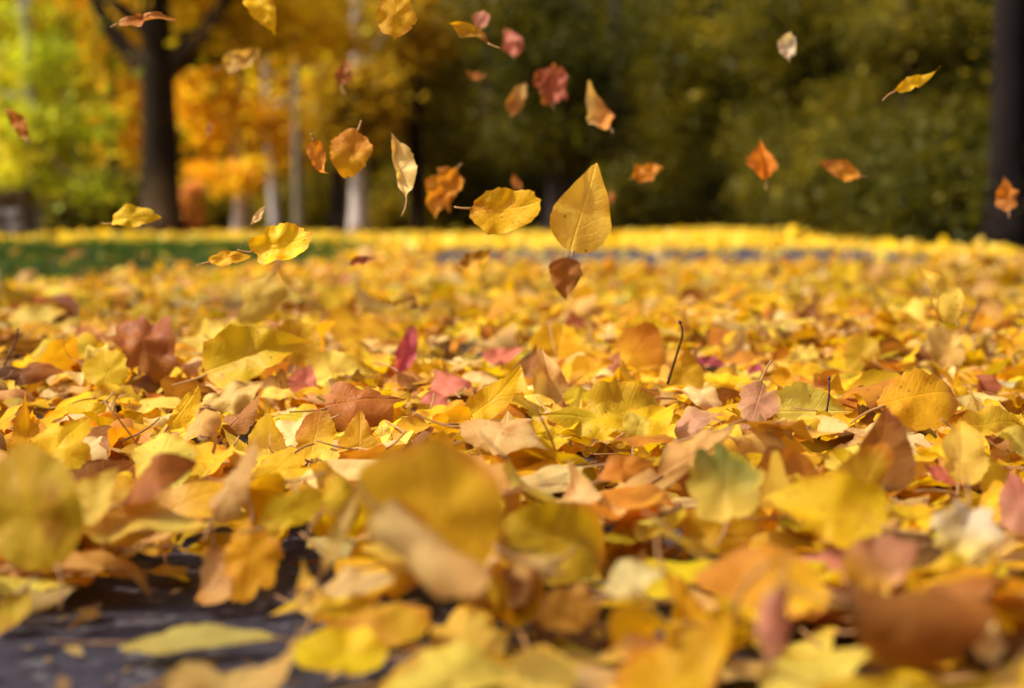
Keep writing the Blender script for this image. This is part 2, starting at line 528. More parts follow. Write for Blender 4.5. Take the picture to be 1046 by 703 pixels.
g(415, 360, 60, .36, "long", "magenta", 80, 15, 72, "magenta pink narrow leaf standing upright on its stalk", "the upright magenta leaf", fold=.5, lift=.5, stalk=.55)
g(428, 366, 44, .7, "birch", "pale", 70, 0, 85, "small pale yellow leaf leaning directly behind the upright magenta leaf", None, near=-.03)
g(513, 364, 48, .62, "birch", "pink", 45, -5, 20, "salmon pink leaf lying flat behind the cream leaf", "the flat salmon leaf", crumple=.02)
g(460, 393, 50, .95, "birch", "pink", 30, -10, 120, "salmon leaf folded like a tent, open towards the viewer", "the tented salmon leaf", roll=-2.1)
g(438, 410, 46, .5, "birch", "pink", 35, 0, 175, "salmon pink leaf lying low, tip pointing away from the tented salmon leaf", None, roll=.8)
g(492, 388, 52, .5, "birch", "cream", 35, 5, 10, "mottled cream leaf wedged between two salmon leaves", "the mottled cream leaf", crumple=.02)
g(502, 405, 74, .48, "long", "yellow", 58, 5, 40, "bright yellow leaf slanting up and away beside the tan folded leaf", "the slanting bright yellow leaf", fold=.2)
g(560, 388, 72, .62, "poplar", "tan", 74, 18, 98, "tan pink leaf standing upright, folded lengthwise with wrinkled skin", "the upright tan folded leaf", fold=.7, crumple=.02, second="peach")
g(540, 372, 44, .6, "poplar", "brown", 68, -20, 70, "brown leaf in the lee of the upright tan folded leaf", None, fold=.3)
g(570, 352, 62, .9, "poplar", "yellow", 78, 8, 75, "bright lemon yellow leaf standing behind the upright tan folded leaf", "the tall lemon yellow leaf", fold=.25)
g(655, 358, 60, .9, "aspen", "orange", 72, 5, 60, "orange brown round leaf propped up with dark freckles and frayed rim", "the freckled orange round leaf", roll=-.7, crumple=.015, second="gold")
g(603, 375, 50, .6, "birch", "gold", 55, -12, 25, "golden veined leaf lying beside the freckled orange round leaf", "the golden veined leaf", fold=.3)
g(626, 374, 36, .8, "birch", "redbrown", 60, -25, 60, "dark red-brown wedge of leaf under the freckled orange round leaf", None)
g(594, 406, 38, .75, "birch", "yellow", 55, 0, 15, "small bright yellow leaf between the tan folded leaf and olive crumpled leaf", None)
g(640, 415, 90, .62, "ragged", "olive", 48, 5, 20, "olive yellow crumpled leaf heaped in front of the freckled orange leaf", "the crumpled olive leaf", crumple=.05)
g(600, 432, 92, .5, "poplar", "olive", 45, 0, 170, "mossy olive leaf with a dark underside sagging over a shadowed gap", "the sagging mossy leaf", crumple=.03, roll=-.9, second="yellow")
g(668, 430, 60, .7, "poplar", "yellow", 55, 0, 30, "yellow ochre leaf lying behind the pale oval leaf", None, roll=-.6)
g(648, 438, 38, .75, "aspen", "pale", 76, 5, 70, "pale lemon oval leaf standing on edge in the middle of the heap", "the pale oval leaf")
g(702, 378, 46, .85, "poplar", "dullgold", 76, 0, 85, "dull gold leaf standing just behind the dark upright stem", None)
g(716, 373, 50, .45, "birch", "magenta", 55, -10, 165, "magenta leaf folded in half beside the dark upright stem", "the folded magenta leaf", roll=1.6)
g(742, 388, 50, .4, "long", "yellow", 38, 0, 175, "yellow slip of leaf below the folded magenta leaf", None)
g(712, 404, 62, .5, "birch", "cream", 42, 5, 150, "crinkled cream leaf at the foot of the dark upright stem", "the crinkled cream leaf", crumple=.06, roll=-1.2)
g(712, 430, 60, .6, "birch", "dusty", 45, -15, 30, "wrinkled pinkish tan leaf in front of the crinkled cream leaf", "the wrinkled pinkish leaf", crumple=.05, roll=-1.0)
g(754, 353, 44, .75, "poplar", "cream", 74, 10, 80, "cream ovate leaf standing upright, cupped like a spoon", "the cream spoon-like leaf", roll=1.1)
g(773, 379, 22, .8, "birch", "magenta", 55, 0, 60, "small vivid pink scrap of leaf beside the cream spoon-like leaf", None)
g(774, 416, 56, .75, "ragged", "dusty", 66, -10, 250, "dusty pink lobed leaf draped over the heap beside the pale wide leaf", "the dusty pink lobed leaf", crumple=.03)
g(832, 416, 88, .62, "poplar", "pale", 62, 6, 4, "pale yellow wide leaf on edge with a brown stem crossing it", "the pale wide leaf", roll=.9, lift=.3)
g(822, 380, 44, .55, "aspen", "yellow", 50, 0, 10, "bright yellow rounded leaf tucked behind the pale wide leaf", None)
g(800, 390, 34, .8, "aspen", "gold", 62, 0, 90, "small golden round leaf behind the dusty pink lobed leaf", None)
g(938, 412, 88, .72, "aspen", "gold", 60, -4, 12, "large golden leaf with dark specks propped up beyond the brown stem", "the large spotted golden leaf", roll=-.6, lift=-.4)
g(1002, 396, 36, .8, "birch", "redbrown", 74, 20, 90, "maroon brown wedge of leaf beside the greyish green leaf", "the maroon wedge", fold=.6)
g(1022, 394, 46, .5, "birch", "teal", 30, 0, 10, "greyish green flat leaf next to the maroon wedge", "the greyish green leaf")
g(905, 462, 92, .72, "poplar", "brown", 74, -4, 80, "big orange brown leaf on edge behind the flat coral leaf", "the big orange brown leaf", crumple=.02, roll=.5, second="rust")
g(903, 440, 84, .35, "long", "cream", 25, 0, 5, "narrow cream leaf crinkled along the top of the big orange brown leaf", None, crumple=.05, near=-.02)
g(963, 481, 50, .45, "birch", "pink", 40, 10, 170, "coral pink leaf, flat and pointed, in front of the big orange brown leaf", "the flat coral leaf", roll=.6)
g(1040, 512, 74, .6, "poplar", "pink", 78, -15, 100, "mauve pink leaf standing at the edge of the heap, blurred", "the mauve pink leaf", crumple=.02, second="dusty")
g(840, 518, 128, .62, "poplar", "yellow", 58, -12, 155, "large bright yellow leaf folded into a wide valley", "the large bright yellow valley leaf", roll=1.0, lift=-.3)
g(880, 492, 96, .55, "aspen", "dullgold", 70, 10, 60, "dull yellow leaf rising behind the large bright yellow valley leaf", None, roll=-.5)
g(985, 552, 84, .8, "maple", "white", 72, -10, 250, "whitish crumpled lobed leaf hanging down the heap", "the whitish lobed leaf", crumple=.06, roll=.5, second="pale")
g(930, 637, 150, .92, "aspen", "brown", 30, 4, 0, "large brown leaf rolled into a thick horizontal tube", "the thick brown roll", ser=.4, tip=0, diag=0, lift=0, roll=-4.3, second="rust")
g(780, 590, 136, .55, "aspen", "gold", 48, -8, 165, "large golden orange leaf spread behind the pinkish stump of leaf", "the large golden orange spread leaf", second="orange", crumple=.03, roll=-.5)
g(690, 676, 150, .66, "poplar", "gold", 34, -6, 32, "big golden leaf resting on the asphalt beside the bare patch", "the big golden leaf by the bare patch", z=.012, roll=-.5)
g(552, 694, 96, .78, "aspen", "pale", 38, 0, 80, "pale cream leaf at the lower rim, in front of the asphalt gap", "the pale cream leaf by the asphalt gap", z=.010)
g(578, 623, 70, .72, "aspen", "orange", 52, 10, 200, "orange oval leaf casting a dark shadow on the asphalt gap", "the orange oval leaf", roll=-.6, z=.018)
g(650, 590, 78, .6, "birch", "cream", 40, -5, 30, "cream tan leaf bridging the heap behind the orange oval leaf", "the cream bridging leaf", roll=-.8, z=.03)
g(705, 620, 90, .3, "long", "gold", 50, 20, 300, "narrow golden leaf slanting down from the cream bridging leaf", None, fold=.4, z=.02)
g(566, 556, 124, .70, "aspen", "dullgold", 76, 3, 5, "large dull gold round leaf standing on edge, blurred, beside the cream roll", "the large dull gold round leaf", lift=-.4, near=.02, ser=.3)
g(442, 512, 160, .86, "aspen", "gold", 66, 12, 150, "largest golden leaf, propped at a slant behind the fat cream roll", "the largest golden leaf", ser=.4, tip=0, roll=-.4, second="gold")
g(440, 572, 140, .75, "aspen", "cream", 40, 10, -38, "cream tan leaf rolled into a fat tube in front of the largest golden leaf", "the fat cream roll", second="peach", ser=.4, tip=0, diag=0, lift=.2, roll=-5.6, z=.035, near=.03)
g(522, 452, 104, .55, "birch", "cream", 38, -6, -14, "peach cream leaf curled over and lit on top, below the purple twig", "the curled peach cream leaf", roll=-2.0, second="peach")
g(740, 490, 96, .85, "ragged", "green", 55, 5, 80, "green and tan lobed leaf, half turned over in a hollow", "the green and tan leaf", second="pale", crumple=.02, roll=.6)
g(712, 458, 92, .42, "poplar", "tan", 55, -12, 28, "tan leaf flap bent over the back of the green and tan leaf", None, roll=-1.2)
g(34, 516, 140, .74, "aspen", "olive", 74, -8, 115, "large dark olive leaf on edge at the border of the asphalt", "the large dark olive leaf", ser=.35, tip=0, lift=-.5, second="dullgold")
g(148, 528, 168, .46, "poplar", "pale", 36, 8, -8, "long pale yellow leaf with rust underside, jutting over the asphalt", "the long pale leaf over the asphalt", roll=.9, lift=-.5)
g(96, 503, 74, .7, "poplar", "pale", 50, 6, 60, "pale yellow oval leaf tucked behind the long pale leaf", None)
g(160, 492, 98, .5, "poplar", "rust", 45, -10, 30, "rust brown curved leaf arching behind the yellow leaf tinged pink", "the rust brown arch", roll=-1.6)
g(192, 515, 120, .55, "poplar", "yellow", 48, -8, 25, "yellow leaf tinged pink along its raised ridge", "the yellow leaf tinged pink", second="peach", roll=.8)
g(246, 490, 92, .42, "poplar", "peach", 58, -20, 60, "peach ridge-shaped leaf rising beside the yellow leaf tinged pink", None, roll=-1.4)
g(205, 446, 80, 1.0, "birch", "tan", 12, 0, 95, "beige leaf rolled into a tube whose open end faces the viewer", "the beige rolled tube", roll=-5.4, z=.05, tip=0, ser=.4, diag=0)
g(172, 455, 30, .7, "aspen", "pale", 42, 0, 170, "small pale yellow oval leaf beside the open end of the beige tube", None, near=.02)
g(170, 472, 84, .75, "aspen", "pale", 52, 0, 80, "pale khaki leaf lying below the beige rolled tube", None)
g(272, 450, 48, .85, "aspen", "pale", 66, 8, 100, "pale yellow leaf standing up beside the golden orange leaning leaf", "the squared pale yellow leaf")
g(322, 444, 56, .75, "aspen", "orange", 66, -5, 80, "golden orange leaf leaning between pale squared leaf and brown folded leaf", "the golden orange leaning leaf", second="yellow")
g(366, 446, 58, .7, "poplar", "dullgold", 72, 5, 90, "dull brownish gold leaf standing in front of the rust folded leaf", "the dull brownish gold leaf")
g(392, 442, 32, .6, "poplar", "pale", 72, 0, 85, "small lemon leaf edge showing beside the dull brownish gold leaf", None)
g(374, 414, 82, .7, "poplar", "rust", 52, 0, 10, "rust brown leaf folded over into a broad hood", "the rust hooded leaf", roll=-1.9, crumple=.02)
g(350, 380, 78, .55, "poplar", "pale", 50, 0, 12, "pale yellow flat leaf tilted up behind the rust hooded leaf", "the tilted pale yellow leaf")
g(310, 388, 42, .8, "birch", "pink", 66, 10, 80, "rosy pink leaf wedged in front of the big propped olive leaf", "the rosy pink leaf")
g(222, 588, 72, .7, "aspen", "peach", 70, -12, 275, "peach leaf with a rounded end drooping onto the asphalt", "the drooping peach leaf", roll=-.8)
g(258, 574, 88, .66, "ragged", "gold", 66, 6, 265, "golden ragged leaf hanging over the asphalt beside the drooping peach leaf", "the ragged golden leaf", roll=-.5, crumple=.03)
g(108, 592, 104, .55, "ragged", "tan", 14, 5, 8, "tan lobed leaf lying nearly flat on bare asphalt", "the tan lobed leaf on asphalt", z=.008, roll=-.8, crumple=.02)
g(38, 610, 80, .42, "long", "tan", 22, 0, 5, "tan leaf curled lengthwise, alone on the bare asphalt", "the tan curled leaf on asphalt", roll=-1.8, z=.010)
g(10, 628, 64, .6, "birch", "dullgold", 40, 0, 250, "dark gold leaf tucked against the tan curled leaf on asphalt", None, z=.008)
g(205, 652, 156, .34, "poplar", "tan", 14, 0, 8, "cream tan leaf lying flat on asphalt, pointing to the bare corner", "the flat cream tan leaf", z=.006, wave=.03, roll=-.4)
g(238, 690, 158, .5, "poplar", "tan", 26, 6, 15, "large tan leaf overlapping the lower rim in front of the flat cream leaf", "the large tan leaf at the rim", z=.010)
g(328, 622, 108, .42, "birch", "yellow", 26, 0, 175, "yellow leaf lying flat on asphalt behind the bright yellow oval leaf", "the flat yellow leaf", z=.014)
g(388, 642, 108, .58, "aspen", "dullgold", 34, -5, 10, "ochre brown leaf lying between flat yellow leaf and cream lobed leaf", "the ochre brown leaf", z=.012, second="orange")
g(343, 664, 104, .62, "aspen", "yellow", 34, 5, 185, "bright yellow oval leaf lying flat on asphalt", "the bright yellow oval leaf on asphalt", z=.010)
g(476, 650, 118, .7, "ragged", "pale", 26, 0, 260, "cream yellow lobed leaf flat on the asphalt under the fat cream roll", "the cream yellow lobed leaf", z=.008)
g(480, 694, 190, .42, "poplar", "pale", 24, 0, 5, "wide pale yellow leaf cut by the lower rim, below the cream lobed leaf", None, z=.010)
g(366, 594, 78, .5, "birch", "cream", 36, 0, 8, "pale tan leaf between the ragged golden leaf and the fat cream roll", "the pale tan wedge", z=.025, roll=-.6)
g(312, 600, 56, .5, "birch", "pale", 60, -10, 100, "pale greenish leaf beside the ragged golden leaf", None, z=.02)
g(345, 540, 112, .17, "long", "tan", 72, -25, 62, "thin beige leaf twisted like a ribbon, standing up", "the beige twisted ribbon", roll=.6, lift=1.6, near=.03)
g(790, 645, 92, .5, "poplar", "dusty", 66, 10, 255, "pinkish tan leaf rolled up like a stump near the lower rim", "the pinkish stump of leaf", roll=-2.6, z=.03, near=.02)
g(955, 690, 230, .42, "poplar", "olive", 30, 0, 5, "wide olive yellow leaf along the lower rim, below the thick brown roll", "the wide olive leaf", z=.02)
g(838, 686, 130, .5, "poplar", "pale", 30, -5, 20, "pale yellow leaf at the lower rim beside the pinkish stump", None, z=.012)
g(1008, 652, 60, .6, "birch", "cream", 52, 0, 90, "small cream leaf at the end of the thick brown roll", None, z=.03)
g(896, 574, 84, .7, "aspen", "gold", 58, 8, 30, "golden leaf tinged pink behind the thick brown roll", "the golden leaf tinged pink", second="dusty")
g(985, 462, 72, .7, "aspen", "pale", 64, 8, 80, "pale yellow cupped leaf behind the mauve pink leaf", "the pale cupped leaf", roll=.6)
g(745, 540, 96, .6, "aspen", "gold", 60, 0, 20, "golden leaf in front of the green and tan leaf", "the golden leaf below the green one", roll=-.6)
g(640, 478, 66, .5, "birch", "orange", 50, 5, 20, "orange yellow leaf beyond the end of the purple twig", "the orange yellow leaf by the twig", roll=-.9)
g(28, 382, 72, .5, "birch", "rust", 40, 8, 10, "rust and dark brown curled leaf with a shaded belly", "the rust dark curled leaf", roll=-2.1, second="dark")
g(68, 455, 74, .8, "ragged", "yellow", 64, 0, 60, "bright yellow lobed leaf in front of the dark hollow leaf", "the bright yellow lobed leaf")
g(24, 440, 62, .6, "poplar", "gold", 68, 10, 100, "golden leaf standing beside the bright yellow lobed leaf", None)
g(190, 418, 56, .4, "long", "yellow", 66, 10, 60, "bright yellow strip of leaf curving upward beside the pale lip-like leaf", "the upward curving yellow strip", lift=1.0)
g(243, 404, 62, .7, "birch", "tan", 55, -10, 20, "tan crumpled leaf below the big propped olive leaf", "the tan crumpled leaf", crumple=.07, roll=-.8)
g(252, 424, 62, .5, "birch", "rust", 48, -20, 40, "rust brown curled leaf leaning on the tan crumpled leaf", None, roll=-1.6)
g(14, 578, 60, .5, "birch", "tan", 40, 10, 200, "tan wedge of leaf under the large dark olive leaf", None, z=.012)
g(88, 566, 74, .45, "aspen", "yellow", 42, 0, 5, "yellow cup-shaped leaf beneath the long pale leaf over asphalt", None, roll=1.2, z=.010)
g(300, 520, 70, .55, "aspen", "yellow", 55, 10, 30, "bright yellow leaf between the peach ridge and beige twisted ribbon", None)
g(520, 520, 60, .6, "birch", "orange", 60, 20, 70, "orange leaf showing between the largest golden leaf and dull gold leaf", None)
g(880, 360, 46, .8, "aspen", "dullgold", 70, -10, 80, "dull gold leaf standing up behind the large spotted golden leaf", None)
g(1012, 432, 70, .5, "aspen", "olive", 45, 0, 10, "olive yellow leaf lying under the greyish green leaf", None)
g(965, 352, 60, .7, "ragged", "tan", 60, 0, 70, "tan ribbed leaf fanning out behind the maroon wedge", "the tan ribbed leaf", fold=.3)
g(828, 322, 34, .8, "birch", "rust", 72, -20, 80, "rust brown leaf standing up with a curved stalk, beyond the pale wide leaf", "the rust leaf with curved stalk", stalk=.9)
g(90, 330, 40, .8, "birch", "pink", 50, 0, 120, "pink and yellow scrap of leaf behind the red-brown lobed leaf", None, second="yellow")
g(36, 322, 62, .55, "poplar", "pale", 55, 0, 10, "pale yellow leaf tilted up far behind the rust dark curled leaf", None)

# ------------------------------------------------------------------ leaves in the air
# px, py, length px, ratio, species, colour, tilt, side, ang, depth, options, label
A = [
    (597, 211, 98, .66, "poplar", "lemon", 82, 10, 72, 1.06, dict(lift=.2, roll=.25, tip=-.3, ser=.35, crumple=.006, fold=.04, wave=.04, stalk=.08), "largest falling leaf, pale yellow and ovate, hanging upright in mid air"),
    (516, 214, 74, .66, "aspen", "yellow", 80, 0, 5, .86, dict(second="gold", roll=.4), "yellow falling leaf with brown patches, blurred, beside the large pale one"),
    (286, 248, 66, .72, "ragged", "yellow", 72, -8, 8, 1.0, dict(crumple=.05, roll=1.1, ser=.8), "bright golden ragged falling leaf dropping in front of the green lawn"),
    (235, 264, 44, .42, "birch", "gold", 62, 0, 10, 1.05, dict(roll=.6), "small golden falling leaf low over the lawn beside the ragged golden one"),
    (138, 221, 52, .45, "ragged", "yellow", 66, 0, 4, 1.15, dict(roll=-.5, tip=0, ser=.5), "yellow lobed falling leaf in front of the big dark tree trunk's foot"),
    (405, 18, 44, .92, "aspen", "gold", 82, 0, 265, .92, dict(), "golden round falling leaf at the top, blurred"),
    (270, 12, 46, .75, "poplar", "yellow", 80, 0, 300, 1.2, dict(stalk=.5), "yellow falling leaf cut by the top edge, stalk dangling"),
    (248, 62, 44, .75, "birch", "tan", 70, 0, 30, 1.65, dict(crumple=.16, roll=2.2), "crumpled tan falling leaf beside the forked trunk"),
    (150, 20, 56, .34, "long", "rust", 66, 0, 15, .85, dict(roll=1.2), "brown narrow falling leaf in front of the trunk's fork"),
    (18, 124, 42, .36, "long", "orange", 72, 0, 125, .72, dict(roll=.6), "orange brown falling leaf in front of the bright green tree"),
    (352, 74, 32, .6, "birch", "rust", 76, 10, 80, 1.5, dict(roll=1.0), "small rust falling leaf above the golden orange pair"),
    (358, 157, 50, .85, "aspen", "gold", 80, 0, 250, .84, dict(second="orange"), "golden orange broad falling leaf hanging over the white trunk"),
    (327, 160, 44, .5, "birch", "orange", 80, 20, 280, .88, dict(roll=.8), "orange narrow falling leaf close beside the golden orange broad one"),
    (413, 166, 66, .32, "long", "cream", 78, 12, 105, 1.08, dict(fold=.8, lift=.4), "cream narrow falling leaf, folded lengthwise, hanging upright"),
    (451, 194, 52, .72, "ragged", "orange", 76, 0, 240, 1.45, dict(crumple=.10, roll=1.4), "orange brown crumpled falling leaf with pointed lobes"),
    (486, 262, 38, .55, "birch", "gold", 68, 0, 20, 1.3, dict(second="brown", roll=.5), "small golden brown falling leaf low under the blurred yellow one"),
    (370, 266, 26, .5, "birch", "redbrown", 60, 0, 15, 1.35, dict(roll=1.2, crumple=.05), "tiny dark red-brown falling leaf skimming the asphalt strip"),
    (577, 284, 44, .8, "poplar", "brown", 78, 8, 265, 1.18, dict(second="rust", roll=-.6, stalk=.6), "brown falling leaf directly under the large pale one"),
    (527, 186, 20, .6, "birch", "rust", 74, 0, 110, 1.6, dict(roll=1.0), "tiny rust falling leaf peeping over the blurred yellow one"),
    (480, 32, 46, .42, "long", "brown", 70, 0, 150, 1.15, dict(roll=1.8, second="gold"), "brown and yellow curled falling leaf near the top"),
    (491, 19, 20, .9, "aspen", "dusty", 74, 0, 70, 1.4, dict(), "tiny pinkish round falling leaf above the curled brown one"),
    (521, 42, 34, .8, "birch", "pink", 72, 0, 110, 1.65, dict(roll=1.8, crumple=.09), "rose pink cupped falling leaf near the top"),
    (563, 86, 42, .95, "ragged", "redbrown", 74, 0, 80, 1.6, dict(crumple=.12, roll=1.0, second="pink"), "red-brown crumpled falling leaf, the broadest of the reddish ones"),
    (529, 100, 42, .5, "birch", "tan", 74, 15, 65, 1.7, dict(roll=1.2, second="rust"), "tan brown falling leaf beside the red-brown crumpled one"),
    (609, 109, 54, .55, "poplar", "orange", 74, 10, 115, 1.5, dict(lift=2.6, roll=.8, second="cream"), "orange tan falling leaf twisted into an S shape"),
    (485, 77, 20, .5, "birch", "rust", 66, 0, 170, 1.7, dict(), "tiny dark rust falling leaf between the curled brown and red-brown ones"),
    (661, 176, 34, .6, "ragged", "orange", 72, 0, 20, 1.6, dict(roll=1.6, crumple=.09), "small orange curled falling leaf to the side of the large pale one"),
    (624, 201, 14, .7, "birch", "rust", 72, 0, 90, 1.9, dict(), "tiniest rust falling leaf at the edge of the large pale one"),
    (776, 161, 42, .62, "birch", "orange", 78, 0, 95, 1.4, dict(fold=1.5), "orange falling leaf folded along its midrib, hanging upright before the dark woods"),
    (804, 46, 26, .8, "aspen", "white", 76, 0, 85, 1.4, dict(roll=.8), "whitish small falling leaf high against the dark woods"),
    (857, 172, 46, .55, "birch", "orange", 70, 8, 160, 1.4, dict(roll=.5, second="rust"), "orange falling leaf, broad and tilted, against the dark woods"),
    (937, 79, 46, .3, "long", "yellow", 66, 0, 20, 1.12, dict(roll=.9, stalk=.4), "yellow narrow falling leaf with its stalk trailing, high against the woods"),
    (1027, 197, 40, .55, "poplar", "orange", 78, 0, 85, 1.45, dict(lift=1.2, second="rust"), "orange brown falling leaf in front of the thick blackish trunk"),
    (408, 307, 40, .5, "birch", "dullgold", 55, 0, 160, 1.5, dict(roll=-.8, second="brown"), "olive brown falling leaf about to land beyond the upright magenta leaf"),
    (962, 298, 66, .5, "poplar", "pale", 76, 0, 120, .78, dict(), "pale yellow falling leaf, very blurred, low over the carpet"),
    (266, 308, 66, .72, "poplar", "pale", 74, 0, 240, .66, dict(), "yellow falling leaf, very blurred, low above the big propped olive leaf"),
    (265, 219, 22, .4, "birch", "cream", 70, 0, 60, 1.1, dict(roll=1.2), "tiny cream falling leaf just above the ragged golden one"),
    (214, 130, 14, .4, "birch", "rust", 70, 0, 80, 1.5, dict(), "tiny rust speck of falling leaf before the orange tree"),
]


def leaf_thing(name, centre, R, scale, spec, label, cat, group, rg):
    kind, ratio, col, o = spec
    P, F, F2, S = make_leaf(kind, ratio, 56, 6, rg, fold=o.get("fold", 0.08), roll=o.get("roll", rg.normal() * (.4 if name == "fallen_leaf" else 1.0)), lift=o.get("lift", rg.normal() * .3),
                            wave=o.get("wave", .05), ser=o.get("ser", 1.0), crumple=o.get("crumple", .018 if name == "fallen_leaf" else .04), diag=o.get("diag", rg.normal() * .35), tip=o.get("tip", rg.normal() * .55))
    mid = 0.5 * (P.min(0) + P.max(0))
    W = (R @ ((P - mid) * scale).T).T
    base = (R @ ((np.array([0, 0.0, 0]) - mid) * scale))
    k = np.argmin(np.abs(F2[:, 0]) + np.abs(F2[:, 1]))
    base = W[k]
    C = leaf_colours(col, F2, S, rg, second=o.get("second"))
    lp = np.column_stack([F2, np.full(len(F2), rg.random() * 50)])
    sp = base + stalk_pts(R, scale, rg, o.get("stalk", (0.25 if name == "fallen_leaf" else 0.10) + 0.25 * rg.random()))
    return W, F, C, lp, sp


def emit_leaf(name, centre, W, F, C, lp, sp, scale, label, cat, group, mat_stalk=None):
    e = empty(name, centre, label, cat, group)
    mesh_np("blade", W, F, M_LEAF, e, C, lp)
    r = max(0.0007, 0.010 * scale)
    V, FF = tube(sp, np.linspace(r * 1.2, r * .8, len(sp)), 5)
    mesh_np("stalk", V, FF, mat_stalk or M_STALK, e)
    return e


# place the picked-out leaves: real depth on the heap's surface, real size
heroes = []
for i, (px, py, L, ratio, kind, col, tilt, side, ang, o, label, short) in enumerate(G):
    rg = np.random.default_rng(500 + i)
    if tilt > 58 and not any(w in label for w in ("standing upright", "stem", "on edge")):
        tilt = 58 + (tilt - 58) * .45
    R = frame(tilt, side, ang)
    vert = abs((R[2, 1])) * L + abs(R[2, 0]) * L * ratio
    pyb = py + 0.42 * vert
    z = o.get("z")
    d = 1.0
    for _ in range(30):
        c = at_depth(px, pyb, d)
        zz = z if z is not None else 0.75 * float(pile_h(c[0], c[1])) + 0.004
        zz += float(ground_z(c[0], c[1]))
        rr = ray(px, pyb)
        d = 0.5 * d + 0.5 * (zz - CAM_H) / rr[2]
    d -= o.get("near", 0.0)
    scale = L * d / FPX
    centre = at_depth(px, py, d)
    W, F, C, lp, sp = leaf_thing("fallen_leaf", centre, R, scale, (kind, ratio, col, o), label, "leaf", None, rg)
    # never let it dip into the ground
    low = (W[:, 2] + centre[2]).min() - float(ground_z(centre[0], centre[1]))
    if low < 0.002:
        centre = centre + np.array([0, 0, 0.002 - low])
    sp[:, 2] = np.maximum(sp[:, 2], 0.003 + float(ground_z(centre[0], centre[1])) - centre[2])
    heroes.append(dict(centre=centre, W=W, F=F, C=C, lp=lp, sp=sp, scale=scale, label=label, short=short, px=px, py=py, col=col))

# ------------------------------------------------------------------ the leaf carpet, numerically
MIX = [("yellow", .24), ("gold", .17), ("pale", .18), ("cream", .10), ("orange", .05), ("tan", .13), ("brown", .065), ("rust", .04), ("olive", .05), ("pink", .012), ("peach", .03), ("dullgold", .06)]
MIXK = [k for k, _ in MIX]
MIXP = np.array([p for _, p in MIX]); MIXP /= MIXP.sum()
STATES = {"flat": dict(), "cupped": dict(roll=1.0, lift=.6), "arched": dict(roll=-1.2, lift=-.5), "rolled": dict(roll=-3.2), "crumpled": dict(crumple=.075, roll=1.0), "wavy": dict(wave=.14, crumple=.04)}


def templates(count, n, rings, seed):
    rg = np.random.default_rng(seed)
    out = []
    kinds = ["poplar", "aspen", "birch", "ragged", "birch", "aspen", "long", "maple", "ragged"]
    states = ["flat", "cupped", "arched", "wavy", "crumpled", "rolled", "arched", "cupped", "crumpled", "rolled"]
    for i in range(count):
        kind = kinds[i % len(kinds)]
        st = states[rg.integers(len(states))]
        ratio = {"poplar": .78, "aspen": .92, "birch": .62, "long": .4, "maple": .95, "ragged": .9}[kind] * (1 + .08 * rg.normal())
        if n < 16 and kind == "maple":
            kind = "poplar"
        o = {k: v * (1 + .3 * rg.normal()) for k, v in STATES[st].items()}
        P, F, F2, S = make_leaf(kind, ratio, n, rings, rg, fold=.10 + .15 * rg.normal(), roll=o.get("roll", .3 * rg.normal()), lift=o.get("lift", .4 * rg.normal()),
                                wave=o.get("wave", .05), crumple=o.get("crumple", .03), diag=.6 * rg.normal(), tip=.6 * rg.normal())
        P = P - 0.5 * (P.min(0) + P.max(0))
        out.append((P, F, F2, S, kind, st))
    return out


def rand_frames(n, tilt_sd, rg):
    yaw = rg.random(n) * 2 * PI
    ax = rg.random(n) * 2 * PI
    t = np.clip(np.abs(rg.normal(size=n)) * tilt_sd, 0, 1.45)
    flip = np.where(rg.random(n) < .35, PI, 0) + t
    c, s = np.cos(yaw), np.sin(yaw)
    Z = np.zeros((n, 3, 3)); Z[:, 0, 0] = c; Z[:, 0, 1] = -s; Z[:, 1, 0] = s; Z[:, 1, 1] = c; Z[:, 2, 2] = 1
    k = np.stack([np.cos(ax), np.sin(ax), np.zeros(n)], 1)
    K = np.zeros((n, 3, 3)); K[:, 0, 2] = k[:, 1]; K[:, 1, 2] = -k[:, 0]; K[:, 2, 0] = -k[:, 1]; K[:, 2, 1] = k[:, 0]
    I = np.eye(3)[None]
    Rt = I + np.sin(flip)[:, None, None] * K + (1 - np.cos(flip))[:, None, None] * (K @ K)
    return Rt @ Z


def scatter(y0, y1, margin, per_m2, seed):
    rg = np.random.default_rng(seed)
    xmax = 0.36 * y1 + margin
    n = int(per_m2 * (y1 - y0) * 2 * xmax)
    x = (rg.random(n) * 2 - 1) * xmax
    y = y0 + rg.random(n) * (y1 - y0)
    ok = (np.abs(x) < 0.36 * y + margin) & (rg.random(n) < density(x, y))
    return x[ok], y[ok]


